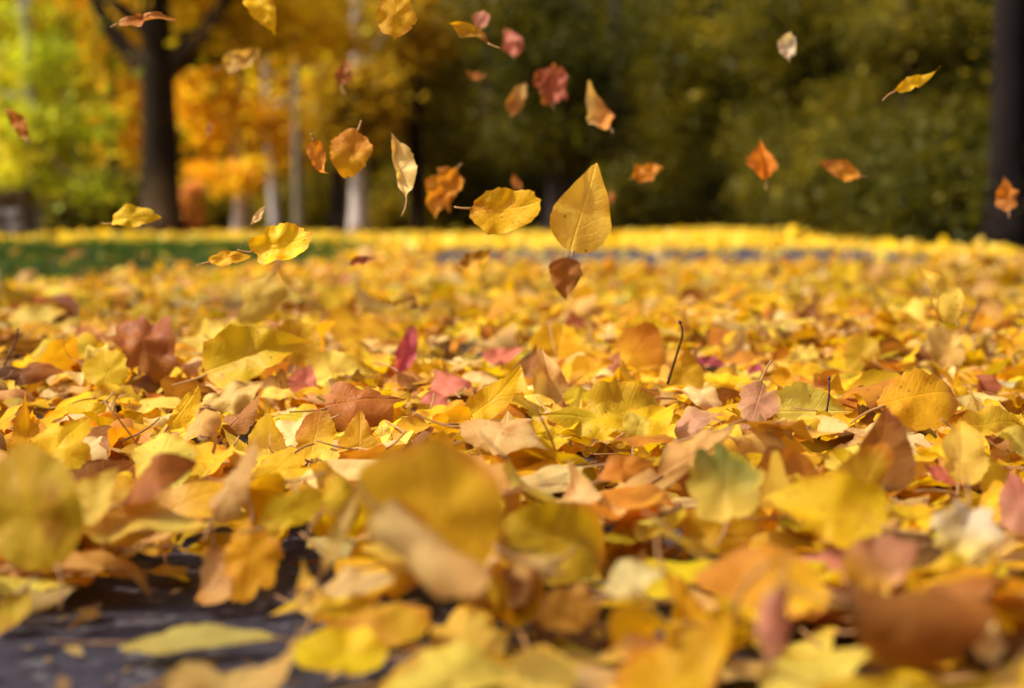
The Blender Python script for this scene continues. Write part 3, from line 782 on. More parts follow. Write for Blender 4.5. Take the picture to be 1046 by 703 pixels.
def layer(y0, y1, margin, per_m2, tmpl, size, tilt, seed, colour_noise=.10, mixp=None):
    """list of per-template batches: dict(verts (n,m,3), col (n,m,3), lp (n,m,3), F, idx...)"""
    rg = np.random.default_rng(seed + 1)
    x, y = scatter(y0, y1, margin, per_m2, seed)
    n = len(x)
    H = pile_h(x, y)
    L = size * np.exp(.30 * rg.normal(size=n))
    z = ground_z(x, y) + 0.004 + rg.random(n) ** 0.8 * H
    R = rand_frames(n, tilt, rg)
    ck = rg.choice(len(MIXK), n, p=MIXP if mixp is None else mixp)
    base = np.array([PAL[k] for k in MIXK])[ck] * np.exp(colour_noise * rg.normal(size=(n, 1))) * (1 + .05 * rg.normal(size=(n, 3)))
    edge = np.array([PAL[EDGE[k]] for k in MIXK])[ck]
    tk = rg.integers(len(tmpl), size=n)
    seedv = rg.random(n) * 50
    out = []
    for k, (P, F, F2, S, kind, st) in enumerate(tmpl):
        i = np.where(tk == k)[0]
        if not len(i):
            continue
        V = np.einsum("nij,mj->nmi", R[i], P) * L[i][:, None, None]
        pos = np.stack([x[i], y[i], z[i]], 1)
        low = V[:, :, 2].min(1) + pos[:, 2] - ground_z(pos[:, 0], pos[:, 1])
        pos[:, 2] += np.maximum(0, .003 - low)
        th = np.arctan2(F2[:, 1] - .42, F2[:, 0])
        ph = rg.random((len(i), 2)) * 6.28
        m = np.clip((S - .7) / .3, 0, 1)[None] * np.clip(.3 + .6 * np.sin(2 * th[None] + ph[:, :1]) + .4 * np.sin(5 * th[None] + ph[:, 1:]), 0, 1)
        C = base[i][:, None] * (1 - m[..., None]) + edge[i][:, None] * m[..., None]
        lp = np.empty_like(V); lp[:, :, 0] = F2[None, :, 0]; lp[:, :, 1] = F2[None, :, 1]; lp[:, :, 2] = seedv[i][:, None]
        out.append(dict(V=V + pos[:, None], C=np.clip(C, .01, .86), lp=lp, F=F, F2=F2, pos=pos, L=L[i], R=R[i], ck=ck[i], kind=kind, st=st, keep=np.ones(len(i), bool)))
    return out


def merge(batches, with_lp=True):
    V, C, LP, Q, T, off = [], [], [], [], [], 0
    for b in batches:
        k = b["keep"]
        n, m = int(k.sum()), b["V"].shape[1]
        if not n:
            continue
        V.append(b["V"][k].reshape(-1, 3)); C.append(b["C"][k].reshape(-1, 3))
        if with_lp:
            LP.append(b["lp"][k].reshape(-1, 3))
        o = off + (np.arange(n) * m)[:, None, None]
        Q.append((b["F"][0][None] + o).reshape(-1, 4)); T.append((b["F"][1][None] + o).reshape(-1, 3))
        off += n * m
    return np.concatenate(V), [np.concatenate(Q), np.concatenate(T)], np.concatenate(C), (np.concatenate(LP) if with_lp else None)


near = layer(.34, 2.3, .45, 2200, templates(80, 36, 4, 21), .042, .46, 31)
mid = layer(2.3, 7.2, 1.2, 720, templates(40, 14, 2, 22), .048, .34, 32)
FARP = np.array([{"yellow": .44, "gold": .02, "pale": .54}.get(k, .004) for k in MIXK]); FARP /= FARP.sum()   # paler mix: the far band's sunlight put into the leaf colours
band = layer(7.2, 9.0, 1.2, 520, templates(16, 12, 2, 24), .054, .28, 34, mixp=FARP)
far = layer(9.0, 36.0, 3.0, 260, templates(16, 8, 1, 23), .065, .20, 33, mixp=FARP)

# ---- visibility from the photographer's spot decides which carpet leaves are single things
hv, hf, hid, off = [], [], [], 0
for i, h in enumerate(heroes):
    v = h["W"] + h["centre"]
    hv.append(v)
    for a in h["F"]:
        hf += (a + off).tolist(); hid += [i] * len(a)
    off += len(v)
hero_bvh = BVHTree.FromPolygons(np.concatenate(hv).tolist(), hf)
flat_id = [(bi, j) for bi, b in enumerate(near) for j in range(len(b["V"]))]


def near_bvh():
    V, F, ID, off, n0 = [], [], [], 0, 0
    for bi, b in enumerate(near):
        nl, m = b["V"].shape[:2]
        V.append(b["V"].reshape(-1, 3))
        for j in range(nl):
            if b["keep"][j]:
                for a in b["F"]:
                    F.extend((a + off + j * m).tolist()); ID.extend([n0 + j] * len(a))
        off += nl * m; n0 += nl
    return BVHTree.FromPolygons(np.concatenate(V).tolist(), F), ID


nb, nid = near_bvh()
STEP = 3.0
origin = Vector(CP)
hero_px = np.zeros(len(heroes))
rays = []
for py in np.arange(240, PH, STEP):
    for px in np.arange(1, PW, STEP):
        r = Vector(ray(px, py)).normalized()
        hit = hero_bvh.ray_cast(origin, r)
        rays.append((px, py, r, hit[3] if hit[0] is not None else 1e9, hid[hit[2]] if hit[0] is not None else -1, hit[0]))
hz = [(h["W"][:, 2].min() + h["centre"][2], h["W"][:, 2].max() + h["centre"][2]) for h in heroes]


def find_cover(limit):
    """carpet leaves lying over the upper part of a picked-out leaf"""
    over = {}
    for px, py, r, dh, hi, co in rays:
        if hi < 0:
            continue
        lo, hi_z = hz[hi]
        if co.z < lo + limit * (hi_z - lo):
            continue
        o, left = origin, dh
        for _ in range(12):
            hit = nb.ray_cast(o, r, left - 1e-4)
            if hit[0] is None:
                break
            over[nid[hit[2]]] = over.get(nid[hit[2]], 0) + 1
            o = hit[0] + r * 5e-4
            left -= hit[3] + 5e-4
            if left <= 2e-4:
                break
    return over


for k, n in find_cover(.36).items():     # press these down flat on the ground
    if n >= 3:
        bi, j = flat_id[k]
        v = near[bi]["V"][j]
        g0 = float(ground_z(near[bi]["pos"][j][0], near[bi]["pos"][j][1]))
        v[:, 2] = g0 + .003 + .006 * rng.random() + (v[:, 2] - v[:, 2].min()) * .32
        near[bi]["pos"][j][2] = g0 + .006
nb, nid = near_bvh()
for k, n in find_cover(.42).items():     # and take away what still hides one
    if n >= 4:
        bi, j = flat_id[k]
        near[bi]["keep"][j] = False
nb, nid = near_bvh()
cnt, sx, sy = {}, {}, {}
for px, py, r, dh, hi, co in rays:
    hit = nb.ray_cast(origin, r)
    if hit[0] is not None and hit[3] < dh:
        k = nid[hit[2]]
        cnt[k] = cnt.get(k, 0) + 1; sx[k] = sx.get(k, 0) + px; sy[k] = sy.get(k, 0) + py
    elif hi >= 0:
        hero_px[hi] += 1
N_SINGLE = 300 - len(heroes) - len(A)
top = sorted(cnt, key=lambda k: -cnt[k])[:N_SINGLE]

# ---- labels for those: look plus the named leaf beside them
anchors = [(h["px"], h["py"], h["short"]) for h in heroes if h["short"]]
used = set(h["label"] for h in heroes) | set(a[-1] for a in A)
for k in top:
    bi, j = flat_id[k]
    b = near[bi]
    x, y = sx[k] / cnt[k], sy[k] / cnt[k]
    ap = math.sqrt(cnt[k]) * STEP
    size = "small" if ap < 22 else ("big" if ap > 48 else "")
    shape = {"maple": "lobed", "ragged": "ragged", "long": "narrow", "aspen": "round", "poplar": "pointed", "birch": "oval"}[b["kind"]]
    near_a = sorted(anchors, key=lambda a: (a[0] - x) ** 2 + 2.2 * (a[1] - y) ** 2)[:14]
    cands = []
    for ax_, ay_, sh in near_a:
        dx, dy = x - ax_, y - ay_
        rel = ("to the left of" if dx < 0 else "to the right of") if abs(dx) > 1.3 * abs(dy) else ("behind" if dy < 0 else "in front of")
        w = "close " if abs(dx) + abs(dy) < 45 else ""
        for wds in ([size, WORD[MIXK[b["ck"][j]]], b["st"], "leaf"], [size, WORD[MIXK[b["ck"][j]]], b["st"], shape, "leaf"]):
            lab = " ".join([t for t in wds if t] + [(w if rel.startswith(("beh",)) else "") + rel, sh])
            cands.append(lab)
    lab = next(l for l in cands if l not in used and len(l.split()) <= 16)
    used.add(lab)
    b["keep"][j] = False
    pos = b["pos"][j]
    rg = np.random.default_rng(9000 + k)
    W = b["V"][j] - pos
    kk = np.argmin(np.abs(b["F2"][:, 0]) + np.abs(b["F2"][:, 1]))
    sp = W[kk] + stalk_pts(b["R"][j], b["L"][j], rg, .3 + .3 * rg.random())
    sp[:, 2] = np.maximum(sp[:, 2], .003 + float(ground_z(pos[0], pos[1])) - pos[2])
    emit_leaf("fallen_leaf", pos, W, b["F"], b["C"][j], b["lp"][j], sp, b["L"][j], lab, "leaf", "leaves lying on top of the carpet")
for h in heroes:
    emit_leaf("fallen_leaf", h["centre"], h["W"], h["F"], h["C"], h["lp"], h["sp"], h["scale"], h["label"], "leaf", "leaves lying on top of the carpet")
for i, (px, py, L, ratio, kind, col, tilt, side, ang, d, o, label) in enumerate(A):
    rg = np.random.default_rng(800 + i)
    R = frame(tilt, side, ang)
    scale = L * d / FPX
    centre = at_depth(px, py, d)
    W, F, C, lp, sp = leaf_thing("falling_leaf", centre, R, scale, (kind, ratio, col, o), label, "leaf", None, rg)
    emit_leaf("falling_leaf", centre, W, F, C, lp, sp, scale, label, "leaf", "leaves falling through the air")

# remaining carpet: nobody could count it
V, F, C, LP = merge(near)
carp = mesh_np("leaf_carpet", V, F, M_LEAF, None, C, LP)
tag(carp, "yellow and gold fallen leaves heaped thickly over the path", "fallen leaves", kind="stuff")
V, F, C, LP = merge(mid)
tag(mesh_np("leaf_litter", V, F, M_LEAF, None, C, LP), "yellow leaf litter spread over the path farther off", "fallen leaves", kind="stuff")
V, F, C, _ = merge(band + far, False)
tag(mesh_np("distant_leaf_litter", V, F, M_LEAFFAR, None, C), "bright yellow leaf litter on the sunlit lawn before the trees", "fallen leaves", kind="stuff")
# loose stalks among the near leaves
rg = np.random.default_rng(77)
parts = []
for b in near:
    kk = np.argmin(np.abs(b["F2"][:, 0]) + np.abs(b["F2"][:, 1]))
    for j in np.where(b["keep"])[0]:
        if rg.random() < .35:
            sp = b["V"][j][kk] + stalk_pts(b["R"][j], b["L"][j], rg, .3 + .4 * rg.random())
            sp[:, 2] = np.maximum(sp[:, 2], .003)
            r = .010 * b["L"][j]
            parts.append(tube(sp[::2], np.full(4, r), 4))
V, F = join(parts)
tag(mesh_np("loose_leaf_stalks", V, F, M_STALK), "thin brown leaf stalks poking out of the carpet", "leaf stalks", kind="stuff")


# crumbled leaf bits and grit on the bare asphalt and among the leaves
rg = np.random.default_rng(60)
n = 1700
bx = (rg.random(n) * 2 - 1) * .62
by = .36 + rg.random(n) * .9
L = .0035 * np.exp(.55 * rg.normal(size=n))
R = rand_frames(n, .35, rg)
T = np.array([(0, -1, 0), (.55, -.2, .12), (.35, .75, -.05), (-.3, .9, .1), (-.6, -.1, .1)])
V = np.einsum("nij,kj->nki", R, T * (1, 1, 1)) * L[:, None, None] * (1 + .3 * rg.normal(size=(n, 5, 1)))
V = V + np.stack([bx, by, .002 + L * .5], 1)[:, None]
V[:, :, 2] = np.maximum(V[:, :, 2], .0012)
ck = rg.choice(5, n)
C = np.array([PAL["tan"], PAL["brown"], PAL["rust"], PAL["gold"], PAL["dark"]])[ck] * np.exp(.2 * rg.normal(size=(n, 1))) * .8
o = (np.arange(n) * 5)[:, None]
tag(mesh_np("leaf_crumbs", V.reshape(-1, 3), [np.concatenate([np.array([[0, 1, 2]]) + o, np.array([[0, 2, 3]]) + o, np.array([[0, 3, 4]]) + o])], M_LEAFFAR, None, np.repeat(C, 5, 0), smooth=False),
    "brown leaf crumbs scattered on the bare asphalt", "leaf crumbs", kind="stuff")


# ------------------------------------------------------------------ twigs and stems
def stem(name, pix, d, r, label, mat, buds=()):
    P = np.array([at_depth(px, py, d + dd) for px, py, dd in pix])
    t = np.linspace(0, 1, len(P)); tt = np.linspace(0, 1, 16)
    Q = np.stack([np.interp(tt, t, P[:, i]) for i in range(3)], 1)
    Q[1:-1] = .25 * Q[:-2] + .5 * Q[1:-1] + .25 * Q[2:]
    c = Q[0].copy()
    e = empty(name, c, label, "twig")
    rr = np.linspace(r, r * .62, 16)
    rr = rr * (1 + .12 * np.sin(np.arange(16) * 2.1))
    V, F = tube(Q - c, rr, 7)
    mesh_np("stem", V, F, mat, e)
    end = Q[-1] - c
    dirv = (Q[-1] - Q[-2]) / np.linalg.norm(Q[-1] - Q[-2])
    V, F = tube([end - dirv * r * .5, end + dirv * r * .6, end + dirv * r * 1.8, end + dirv * r * 2.6], [r * .6, r * 1.25, r * 1.0, r * .3], 7)
    mesh_np("bud", V, F, mat, e)
    for k in buds:
        p = Q[k] - c
        s = np.array([.3, -.5, .8]); s /= np.linalg.norm(s)
        V, F = tube([p, p + s * r * 2.2, p + s * r * 4], [r * .9, r * .8, r * .25], 6)
        mesh_np("side_shoot", V, F, mat, e)
    return e


stem("dark_stem", [(682, 392, .03), (687, 376, .02), (692, 360, .01), (697, 345, 0), (697, 336, 0), (695, 331, 0)], 1.09, .0012, "thin dark stem standing upright with a knobbed tip, between orange and magenta leaves", M_DARKSTALK)
stem("purple_twig", [(478, 446, 0), (500, 433, 0), (520, 438, -.005), (545, 452, -.012), (560, 462, -.02), (578, 474, -.03)], .955, .0021, "purple brown twig lying bent across the heap above the curled peach leaf", M_TWIG, buds=(4, 9, 12))
stem("brown_stem", [(836, 450, -.01), (843, 428, -.012), (847, 405, -.014), (847, 388, -.012)], .955, .0010, "thin brown stem crossing the pale wide leaf", M_DARKSTALK)
stem("brown_stem", [(986, 338, 0), (992, 328, 0), (998, 318, .01), (1000, 311, .01)], 1.5, .0012, "thin brown stem sticking up behind the tan ribbed leaf", M_DARKSTALK)
stem("brown_stem", [(4, 374, 0), (10, 362, 0), (16, 350, 0), (18, 338, 0)], 1.2, .0009, "thin brown stem sticking up behind the rust dark curled leaf", M_DARKSTALK)

# ------------------------------------------------------------------ ground and path
def grid_sheet(name, xs, ys, zoff, mat, keep=None):
    X, Y = np.meshgrid(xs, ys)
    Z = ground_z(X, Y) + zoff
    nx, ny = len(xs), len(ys)
    V = np.column_stack([X.ravel(), Y.ravel(), Z.ravel()])
    i = (np.arange(ny - 1)[:, None] * nx + np.arange(nx - 1)[None]).ravel()
    F = np.column_stack([i, i + 1, i + 1 + nx, i + nx])
    if keep is not None:
        c = V[F].mean(1)
        F = F[keep(c[:, 0], c[:, 1])]
    return V, F


def spaced(a, b, dense0, dense1, n_d, n_o):
    return np.unique(np.concatenate([np.linspace(a, dense0, n_o), np.linspace(dense0, dense1, n_d), np.linspace(dense1, b, n_o)]))


V, F = grid_sheet("ground", spaced(-220, 220, -14, 14, 113, 24), spaced(-60, 320, -2, 40, 127, 24), -.006, M_GROUND)
tag(mesh_np("ground", V, [F], M_GROUND), "brown soil and thin turf under the leaves", "ground", kind="structure")
# path: strip between its near edge (behind the camera) and the far edge curve
xs = np.linspace(-12, 12, 121)
rows = np.linspace(0, 1, 60)
X = np.repeat(xs[None], 60, 0)
Y = -2.0 + rows[:, None] * (path_far(xs)[None] + 2.0)
V = np.column_stack([X.ravel(), Y.ravel(), (ground_z(X, Y)).ravel()])
i = (np.arange(59)[:, None] * 121 + np.arange(120)[None]).ravel()
tag(mesh_np("path", V, [np.column_stack([i, i + 1, i + 122, i + 121])], M_ASPH), "dark bluish asphalt path under the leaves", "path", kind="structure")
# forest floor on the right
ys = np.linspace(7.0, 60, 90)
w = np.linspace(0, 1, 30)
Xf = right_edge(ys)[:, None] + .1 + w[None] * 30
Yf = np.repeat(ys[:, None], 30, 1)
V = np.column_stack([Xf.ravel(), Yf.ravel(), (ground_z(Xf, Yf) + .006).ravel()])
i = (np.arange(89)[:, None] * 30 + np.arange(29)[None]).ravel()
tag(mesh_np("forest_floor", V, [np.column_stack([i, i + 1, i + 31, i + 30])], M_FOREST), "dark shaded forest floor under the woods", "ground", kind="structure")

# grass on the left, beyond the path
rg = np.random.default_rng(5)
n = 90000
gx = -7.5 + rg.random(n) * 7.4
gy = 4.0 + rg.random(n) * 9.5
pf = path_far(gx)
ok = (gy > pf + .02 + .1 * rg.random(n)) & (gx < -0.52 - .03 * (gy - 5) + .14 * rg.normal(size=n)) & (np.abs(gx) < .36 * gy + 1.5)
gx, gy = gx[ok], gy[ok]
n = len(gx)
h = .030 + .030 * rg.random(n)
yaw = rg.random(n) * 6.28
lean = rg.normal(size=(n, 2)) * .018
b0 = np.stack([gx, gy, ground_z(gx, gy) - .006], 1)
wv = np.stack([np.cos(yaw), np.sin(yaw), np.zeros(n)], 1) * .0032
mid_ = b0 + np.column_stack([lean * .4, h * .6])
tip = b0 + np.column_stack([lean * 1.3, h])
V = np.stack([b0 - wv, b0 + wv, mid_ + wv * .8, mid_ - wv * .8, tip], 1).reshape(-1, 3)
o = (np.arange(n) * 5)[:, None]
gc = np.array([.048, .095, .010])[None] * np.exp(.3 * rg.normal(size=(n, 1)))
C = np.repeat(gc, 5, 0)
tag(mesh_np("grass", V, [np.array([[0, 1, 2, 3]]) + o, np.array([[3, 2, 4]]) + o], M_FOL, None, C), "dark green lawn grass beyond the path edge", "grass", kind="stuff")


# ------------------------------------------------------------------ trees and bushes
def foliage(blobs, n, size, cols, seed, clump=.32, flat=.55):
    """leaf faces gathered in clumps inside ellipsoids. blobs: (centre, radii, weight)"""
    rg = np.random.default_rng(seed)
    wts = np.array([b[2] for b in blobs], float); wts /= wts.sum()
    Vs, Cs = [], []
    for (c, r, _), w in zip(blobs, wts):
        m = int(n * w)
        nc = max(4, m // 45)
        u = rg.normal(size=(nc, 3)); u /= np.linalg.norm(u, axis=1)[:, None]
        rad = rg.random(nc) ** .45
        cc = np.array(c) + u * rad[:, None] * np.array(r)
        cw = rg.random(nc) ** 1.5 + .15; cw /= cw.sum()
        ci = rg.choice(nc, m, p=cw)
        p = cc[ci] + rg.normal(size=(m, 3)) * np.array([clump, clump, clump * flat])
        k = rg.integers(len(cols), size=nc)
        col = np.array(cols)[k][ci] * np.exp(.18 * rg.normal(size=nc))[ci][:, None] * np.exp(.16 * rg.normal(size=(m, 1)))
        s = size * np.exp(.3 * rg.normal(size=m))
        R = rand_frames(m, .8, rg)
        T = np.array([(0, -.5, 0), (.36, .02, .10), (0, .5, -.05), (-.36, .02, .10)])
        Vs.append((np.einsum("nij,kj->nki", R, T) * s[:, None, None] + p[:, None]).reshape(-1, 3))
        Cs.append(np.repeat(col, 4, 0))
    V = np.concatenate(Vs)
    o = (np.arange(len(V) // 4) * 4)[:, None]
    return V, [np.concatenate([np.array([[0, 1, 2]]) + o, np.array([[0, 2, 3]]) + o])], np.clip(np.concatenate(Cs), .004, .8)


def trunk_mesh(h, r, limbs, seed, lean=(0, 0), flare=1.5):
    """tapered trunk with root flare and limbs that leave it; limbs: (start height, end offset xyz, radius)"""
    rg = np.random.default_rng(seed)
    t = np.linspace(0, 1, 22)
    wob = np.cumsum(rg.normal(size=(22, 2)) * .025 * r / .2, 0) * .5
    P = np.column_stack([lean[0] * t * h + wob[:, 0] * t, lean[1] * t * h + wob[:, 1] * t, t * h - .05])
    R = r * (1 - .55 * t) * (1 + (flare - 1) * np.exp(-t * h / .22))
    parts = [tube(P, R, 14)]
    for z0, e, rr in limbs:
        i = min(20, int(z0 / h * 21))
        s = P[i]
        tt = np.linspace(0, 1, 9)
        e = np.array(e, float)
        Q = s + tt[:, None] * (e - s) + np.outer(np.sin(tt * PI), rg.normal(size=3) * .12 * np.linalg.norm(e - s) * np.array([1, 1, .5]))
        parts.append(tube(Q, rr * (1 - .75 * tt) + .006, 8))
        for _ in range(2):
            k = rg.integers(3, 8)
            e2 = Q[k] + rg.normal(size=3) * .3 * np.linalg.norm(e - s)
            q = Q[k] + np.linspace(0, 1, 5)[:, None] * (e2 - Q[k])
            parts.append(tube(q, np.linspace(rr * .35, .006, 5), 6))
    return join(parts)


def tree(name, px, d, r, h, blobs, n, size, cols, barkm, label, seed, lean=(0, 0), clump=.32, group="trees beyond the leaf carpet", extra_limbs=()):
    """blobs given in pixels: (px, py, depth offset, radius x px, radius y px, weight)"""
    x = (px - PW / 2) / FPX * d
    base = np.array([x, d, float(ground_z(x, d))])
    e = empty(name, base, label, "tree", group)
    B = []
    for bx, by, dd, rx, ry, w in blobs:
        c = at_depth(bx, by, d + dd)
        k = (d + dd) / FPX
        B.append((c - base, (rx * k, .8 * rx * k, ry * k), w))
    limbs = [(max(.4 * h, min(.85 * h, c[2] * .75)), c, r * .42) for c, _, _ in B] + list(extra_limbs)
    V, F = trunk_mesh(h, r, limbs, seed, lean)
    mesh_np("trunk", V, F, barkm, e)
    V, F, C = foliage(B, n, size, cols, seed + 1, clump)
    mesh_np("crown", V, F, M_FOL, e, C, smooth=False)
    return e


GREEN = [(.56, .58, .04), (.48, .55, .04), (.68, .61, .04), (.36, .44, .03)]
ORANGE = [(.86, .56, .03), (.86, .47, .02), (.87, .64, .05), (.82, .42, .02)]
GOLD = [(.76, .52, .02), (.66, .45, .02), (.52, .37, .02), (.84, .60, .03)]
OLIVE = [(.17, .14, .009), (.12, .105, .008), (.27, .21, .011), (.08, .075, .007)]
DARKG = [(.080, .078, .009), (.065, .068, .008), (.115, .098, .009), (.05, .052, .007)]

tree("maple_tree", 166, 20, .28, 6.5, [(250, 20, .5, 75, 60, 2.2), (330, 30, 1.5, 60, 45, 1.2), (60, -40, 1, 90, 40, 1.5), (170, -120, 0, 170, 80, 4), (205, 20, .8, 20, 25, .3)], 9000, .14, GOLD, M_BARKDARK,
     "broad dark forked trunk with golden boughs hanging overhead, beside the green tree", 101, extra_limbs=[(2.3, (-1.0, .2, 4.2), .15), (2.4, (.9, .1, 4.4), .14)])
tree("green_tree", 36, 16, .075, 4.2, [(30, 60, 0, 80, 60, 3), (50, 130, -.3, 65, 40, 2.6), (30, 185, -.2, 55, 20, 1.2), (98, 195, -.4, 26, 12, .5), (-60, 80, .5, 70, 90, 2), (20, -40, .3, 80, 50, 2)], 7000, .085, GREEN, M_BARKPALE,
     "small lime green tree with a pale slim trunk, leaves still on to the ground", 111, clump=.17)
tree("orange_tree", 248, 30, .17, 7, [(225, 115, -.6, 50, 70, 3.4), (285, 125, -.4, 55, 50, 2.2), (205, 70, -.6, 35, 50, 1.6), (240, 178, -.9, 38, 22, 1.2), (250, -20, 0, 120, 60, 3)], 7000, .15, ORANGE, M_BARKPALE,
     "glowing orange tree with a white slim trunk", 121, clump=.26)
tree("orange_tree", 118, 33, .15, 7, [(118, 60, 0, 34, 40, 1.5), (126, 120, 0, 30, 34, 1.2), (128, 155, 0, 22, 14, .5), (110, -20, 0, 80, 50, 2)], 5000, .15, ORANGE, M_BARKDARK,
     "orange tree partly hidden behind the broad dark forked trunk", 131, clump=.26)
tree("birch_tree", 283, 36, .14, 8, [(290, 20, 1, 80, 60, 2), (300, 100, 2, 50, 30, 1)], 4500, .2, ORANGE, M_BARKPALE, "slim pale trunk leaning slightly, next to the orange tree", 141, lean=(-.05, 0), clump=.3)
tree("birch_tree", 306, 27, .10, 8, [(320, -10, 1, 80, 50, 2), (345, 55, 2, 40, 30, 1)], 4500, .2, GOLD, M_BARKGREY, "tall thin grey-green trunk showing full height among gold leaves", 151, clump=.3)
tree("ash_tree", 346, 30, .15, 8, [(370, 60, 1, 60, 60, 2), (390, 120, 2, 45, 30, 1), (360, -30, 1, 110, 50, 2)], 5500, .18, [(.40, .27, .02), (.30, .21, .02), (.24, .20, .02)], M_BARKMAUVE, "grey mauve trunk just beside the white birch trunk", 161, clump=.3)
tree("birch_tree", 367, 26, .165, 7, [(362, 110, -1, 40, 50, 1.8), (400, 20, 1, 80, 60, 2.5)], 4500, .16, [(.42, .27, .02), (.30, .21, .02)], M_BARKPALE, "white birch trunk, brightest of the pale trunks, at the lawn's far side", 171, clump=.28)
tree("oak_tree", 428, 32, .2, 9, [(440, 80, 1, 60, 60, 2), (430, 150, 2, 45, 30, .8), (450, -20, 1, 90, 50, 2)], 11000, .12, OLIVE, M_BARKDARK, "dark narrow trunk under olive brown leaves, past the white birch", 181, lean=(-.03, 0), clump=.3)
tree("oak_tree", 500, 38, .18, 9, [(500, 100, 1, 60, 50, 2), (490, 20, 1, 80, 60, 2), (510, 165, 1, 40, 20, .6)], 11000, .13, OLIVE + DARKG[:1], M_BARKDARK, "slim dark trunk with olive green crown in the middle distance", 191, clump=.3)
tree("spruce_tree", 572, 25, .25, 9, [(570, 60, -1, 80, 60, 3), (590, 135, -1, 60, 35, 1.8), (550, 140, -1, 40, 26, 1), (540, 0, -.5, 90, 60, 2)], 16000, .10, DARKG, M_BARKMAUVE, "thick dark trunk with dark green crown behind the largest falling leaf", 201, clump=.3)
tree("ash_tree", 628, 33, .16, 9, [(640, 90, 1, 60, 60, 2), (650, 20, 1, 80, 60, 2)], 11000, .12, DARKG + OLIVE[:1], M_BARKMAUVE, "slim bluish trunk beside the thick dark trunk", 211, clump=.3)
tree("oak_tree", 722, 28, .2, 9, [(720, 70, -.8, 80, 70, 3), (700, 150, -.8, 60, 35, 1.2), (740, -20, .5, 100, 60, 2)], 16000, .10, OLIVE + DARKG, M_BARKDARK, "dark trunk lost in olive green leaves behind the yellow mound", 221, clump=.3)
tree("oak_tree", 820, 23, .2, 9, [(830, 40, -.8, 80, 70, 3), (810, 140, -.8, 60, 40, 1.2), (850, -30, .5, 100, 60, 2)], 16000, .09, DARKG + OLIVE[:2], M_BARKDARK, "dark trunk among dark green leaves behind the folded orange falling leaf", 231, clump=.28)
tree("maple_tree", 925, 20, .15, 7, [(940, 30, 0, 60, 45, 2.2), (900, 110, .5, 60, 45, 1.5), (960, 110, 0, 50, 45, 1.5), (930, 180, .3, 60, 25, 1)], 15000, .08, [(.34, .26, .014), (.17, .14, .01), (.12, .105, .009), (.10, .09, .008)], M_BARKDARK,
     "olive gold tree with a yellow bough above the narrow yellow falling leaf", 241, clump=.24)
tree("maple_tree", 1028, 9.5, .14, 5.5, [(1040, -150, .5, 200, 60, 3), (1120, 40, 2, 70, 90, 1.5)], 8000, .07, OLIVE, M_BARKBLACK, "thick blackish trunk standing where the carpet slopes down", 251, clump=.24)


def shade_tree():
    """a tall tree beside the path whose thin crown keeps the near leaves in broken shade"""
    base = np.array([-7.6, 1.2, float(ground_z(-7.6, 1.2))])
    e = empty("maple_tree", base, "tall gold maple beside the path, shading the near leaves", "tree", "trees beside the path")
    limbs = [(4.5, (-1.6, -1.5, 8.6), .10), (4.8, (1.7, 1.6, 8.8), .10), (5.2, (.4, -2.2, 9.0), .09), (5.5, (-.8, 2.2, 9.4), .09)]
    V, F = trunk_mesh(9.5, .24, limbs, 301)
    mesh_np("trunk", V, F, M_BARKDARK, e)
    V, F, C = foliage([((0, 0, 9.0), (3.1, 1.6, 1.6), 2), ((-.4, -2.0, 9.1), (3.0, 1.6, 1.5), 1.6), ((.4, 2.1, 9.2), (3.2, 1.7, 1.5), 1.9)], SHADE_N, .15, GOLD, 302, .42)
    mesh_np("crown", V, F, M_FOL, e, C, smooth=False)


SHADE_N = 1900
shade_tree()


def bush(px, d, wpx, hpx, cols, n, size, label, seed, clump=.2):
    x = (px - PW / 2) / FPX * d
    base = np.array([x, d, float(ground_z(x, d))])
    k = d / FPX
    e = empty("bush", base, label, "bush", "bushes at the edge of the woods")
    rg = np.random.default_rng(seed)
    B = [((0, 0, hpx * k * .42), (wpx * k * .5, wpx * k * .35, hpx * k * .45), 2), ((wpx * k * .2, .1, hpx * k * .7), (wpx * k * .28, wpx * k * .25, hpx * k * .3), 1),
         ((-wpx * k * .25, -.1, hpx * k * .3), (wpx * k * .3, wpx * k * .25, hpx * k * .3), 1)]
    V, F, C = foliage(B, n, size, cols, seed, clump, .8)
    V[:, 2] = np.maximum(V[:, 2], .01)
    mesh_np("foliage", V, F, M_FOL, e, C, smooth=False)
    parts = []
    for _ in range(6):
        q = np.linspace(0, 1, 6)[:, None] * np.array([rg.normal() * wpx * k * .2, rg.normal() * .2, hpx * k * .8])
        parts.append(tube(q, np.linspace(.02, .005, 6), 6))
    V, F = join(parts)
    mesh_np("stems", V, F, M_BARKDARK, e)


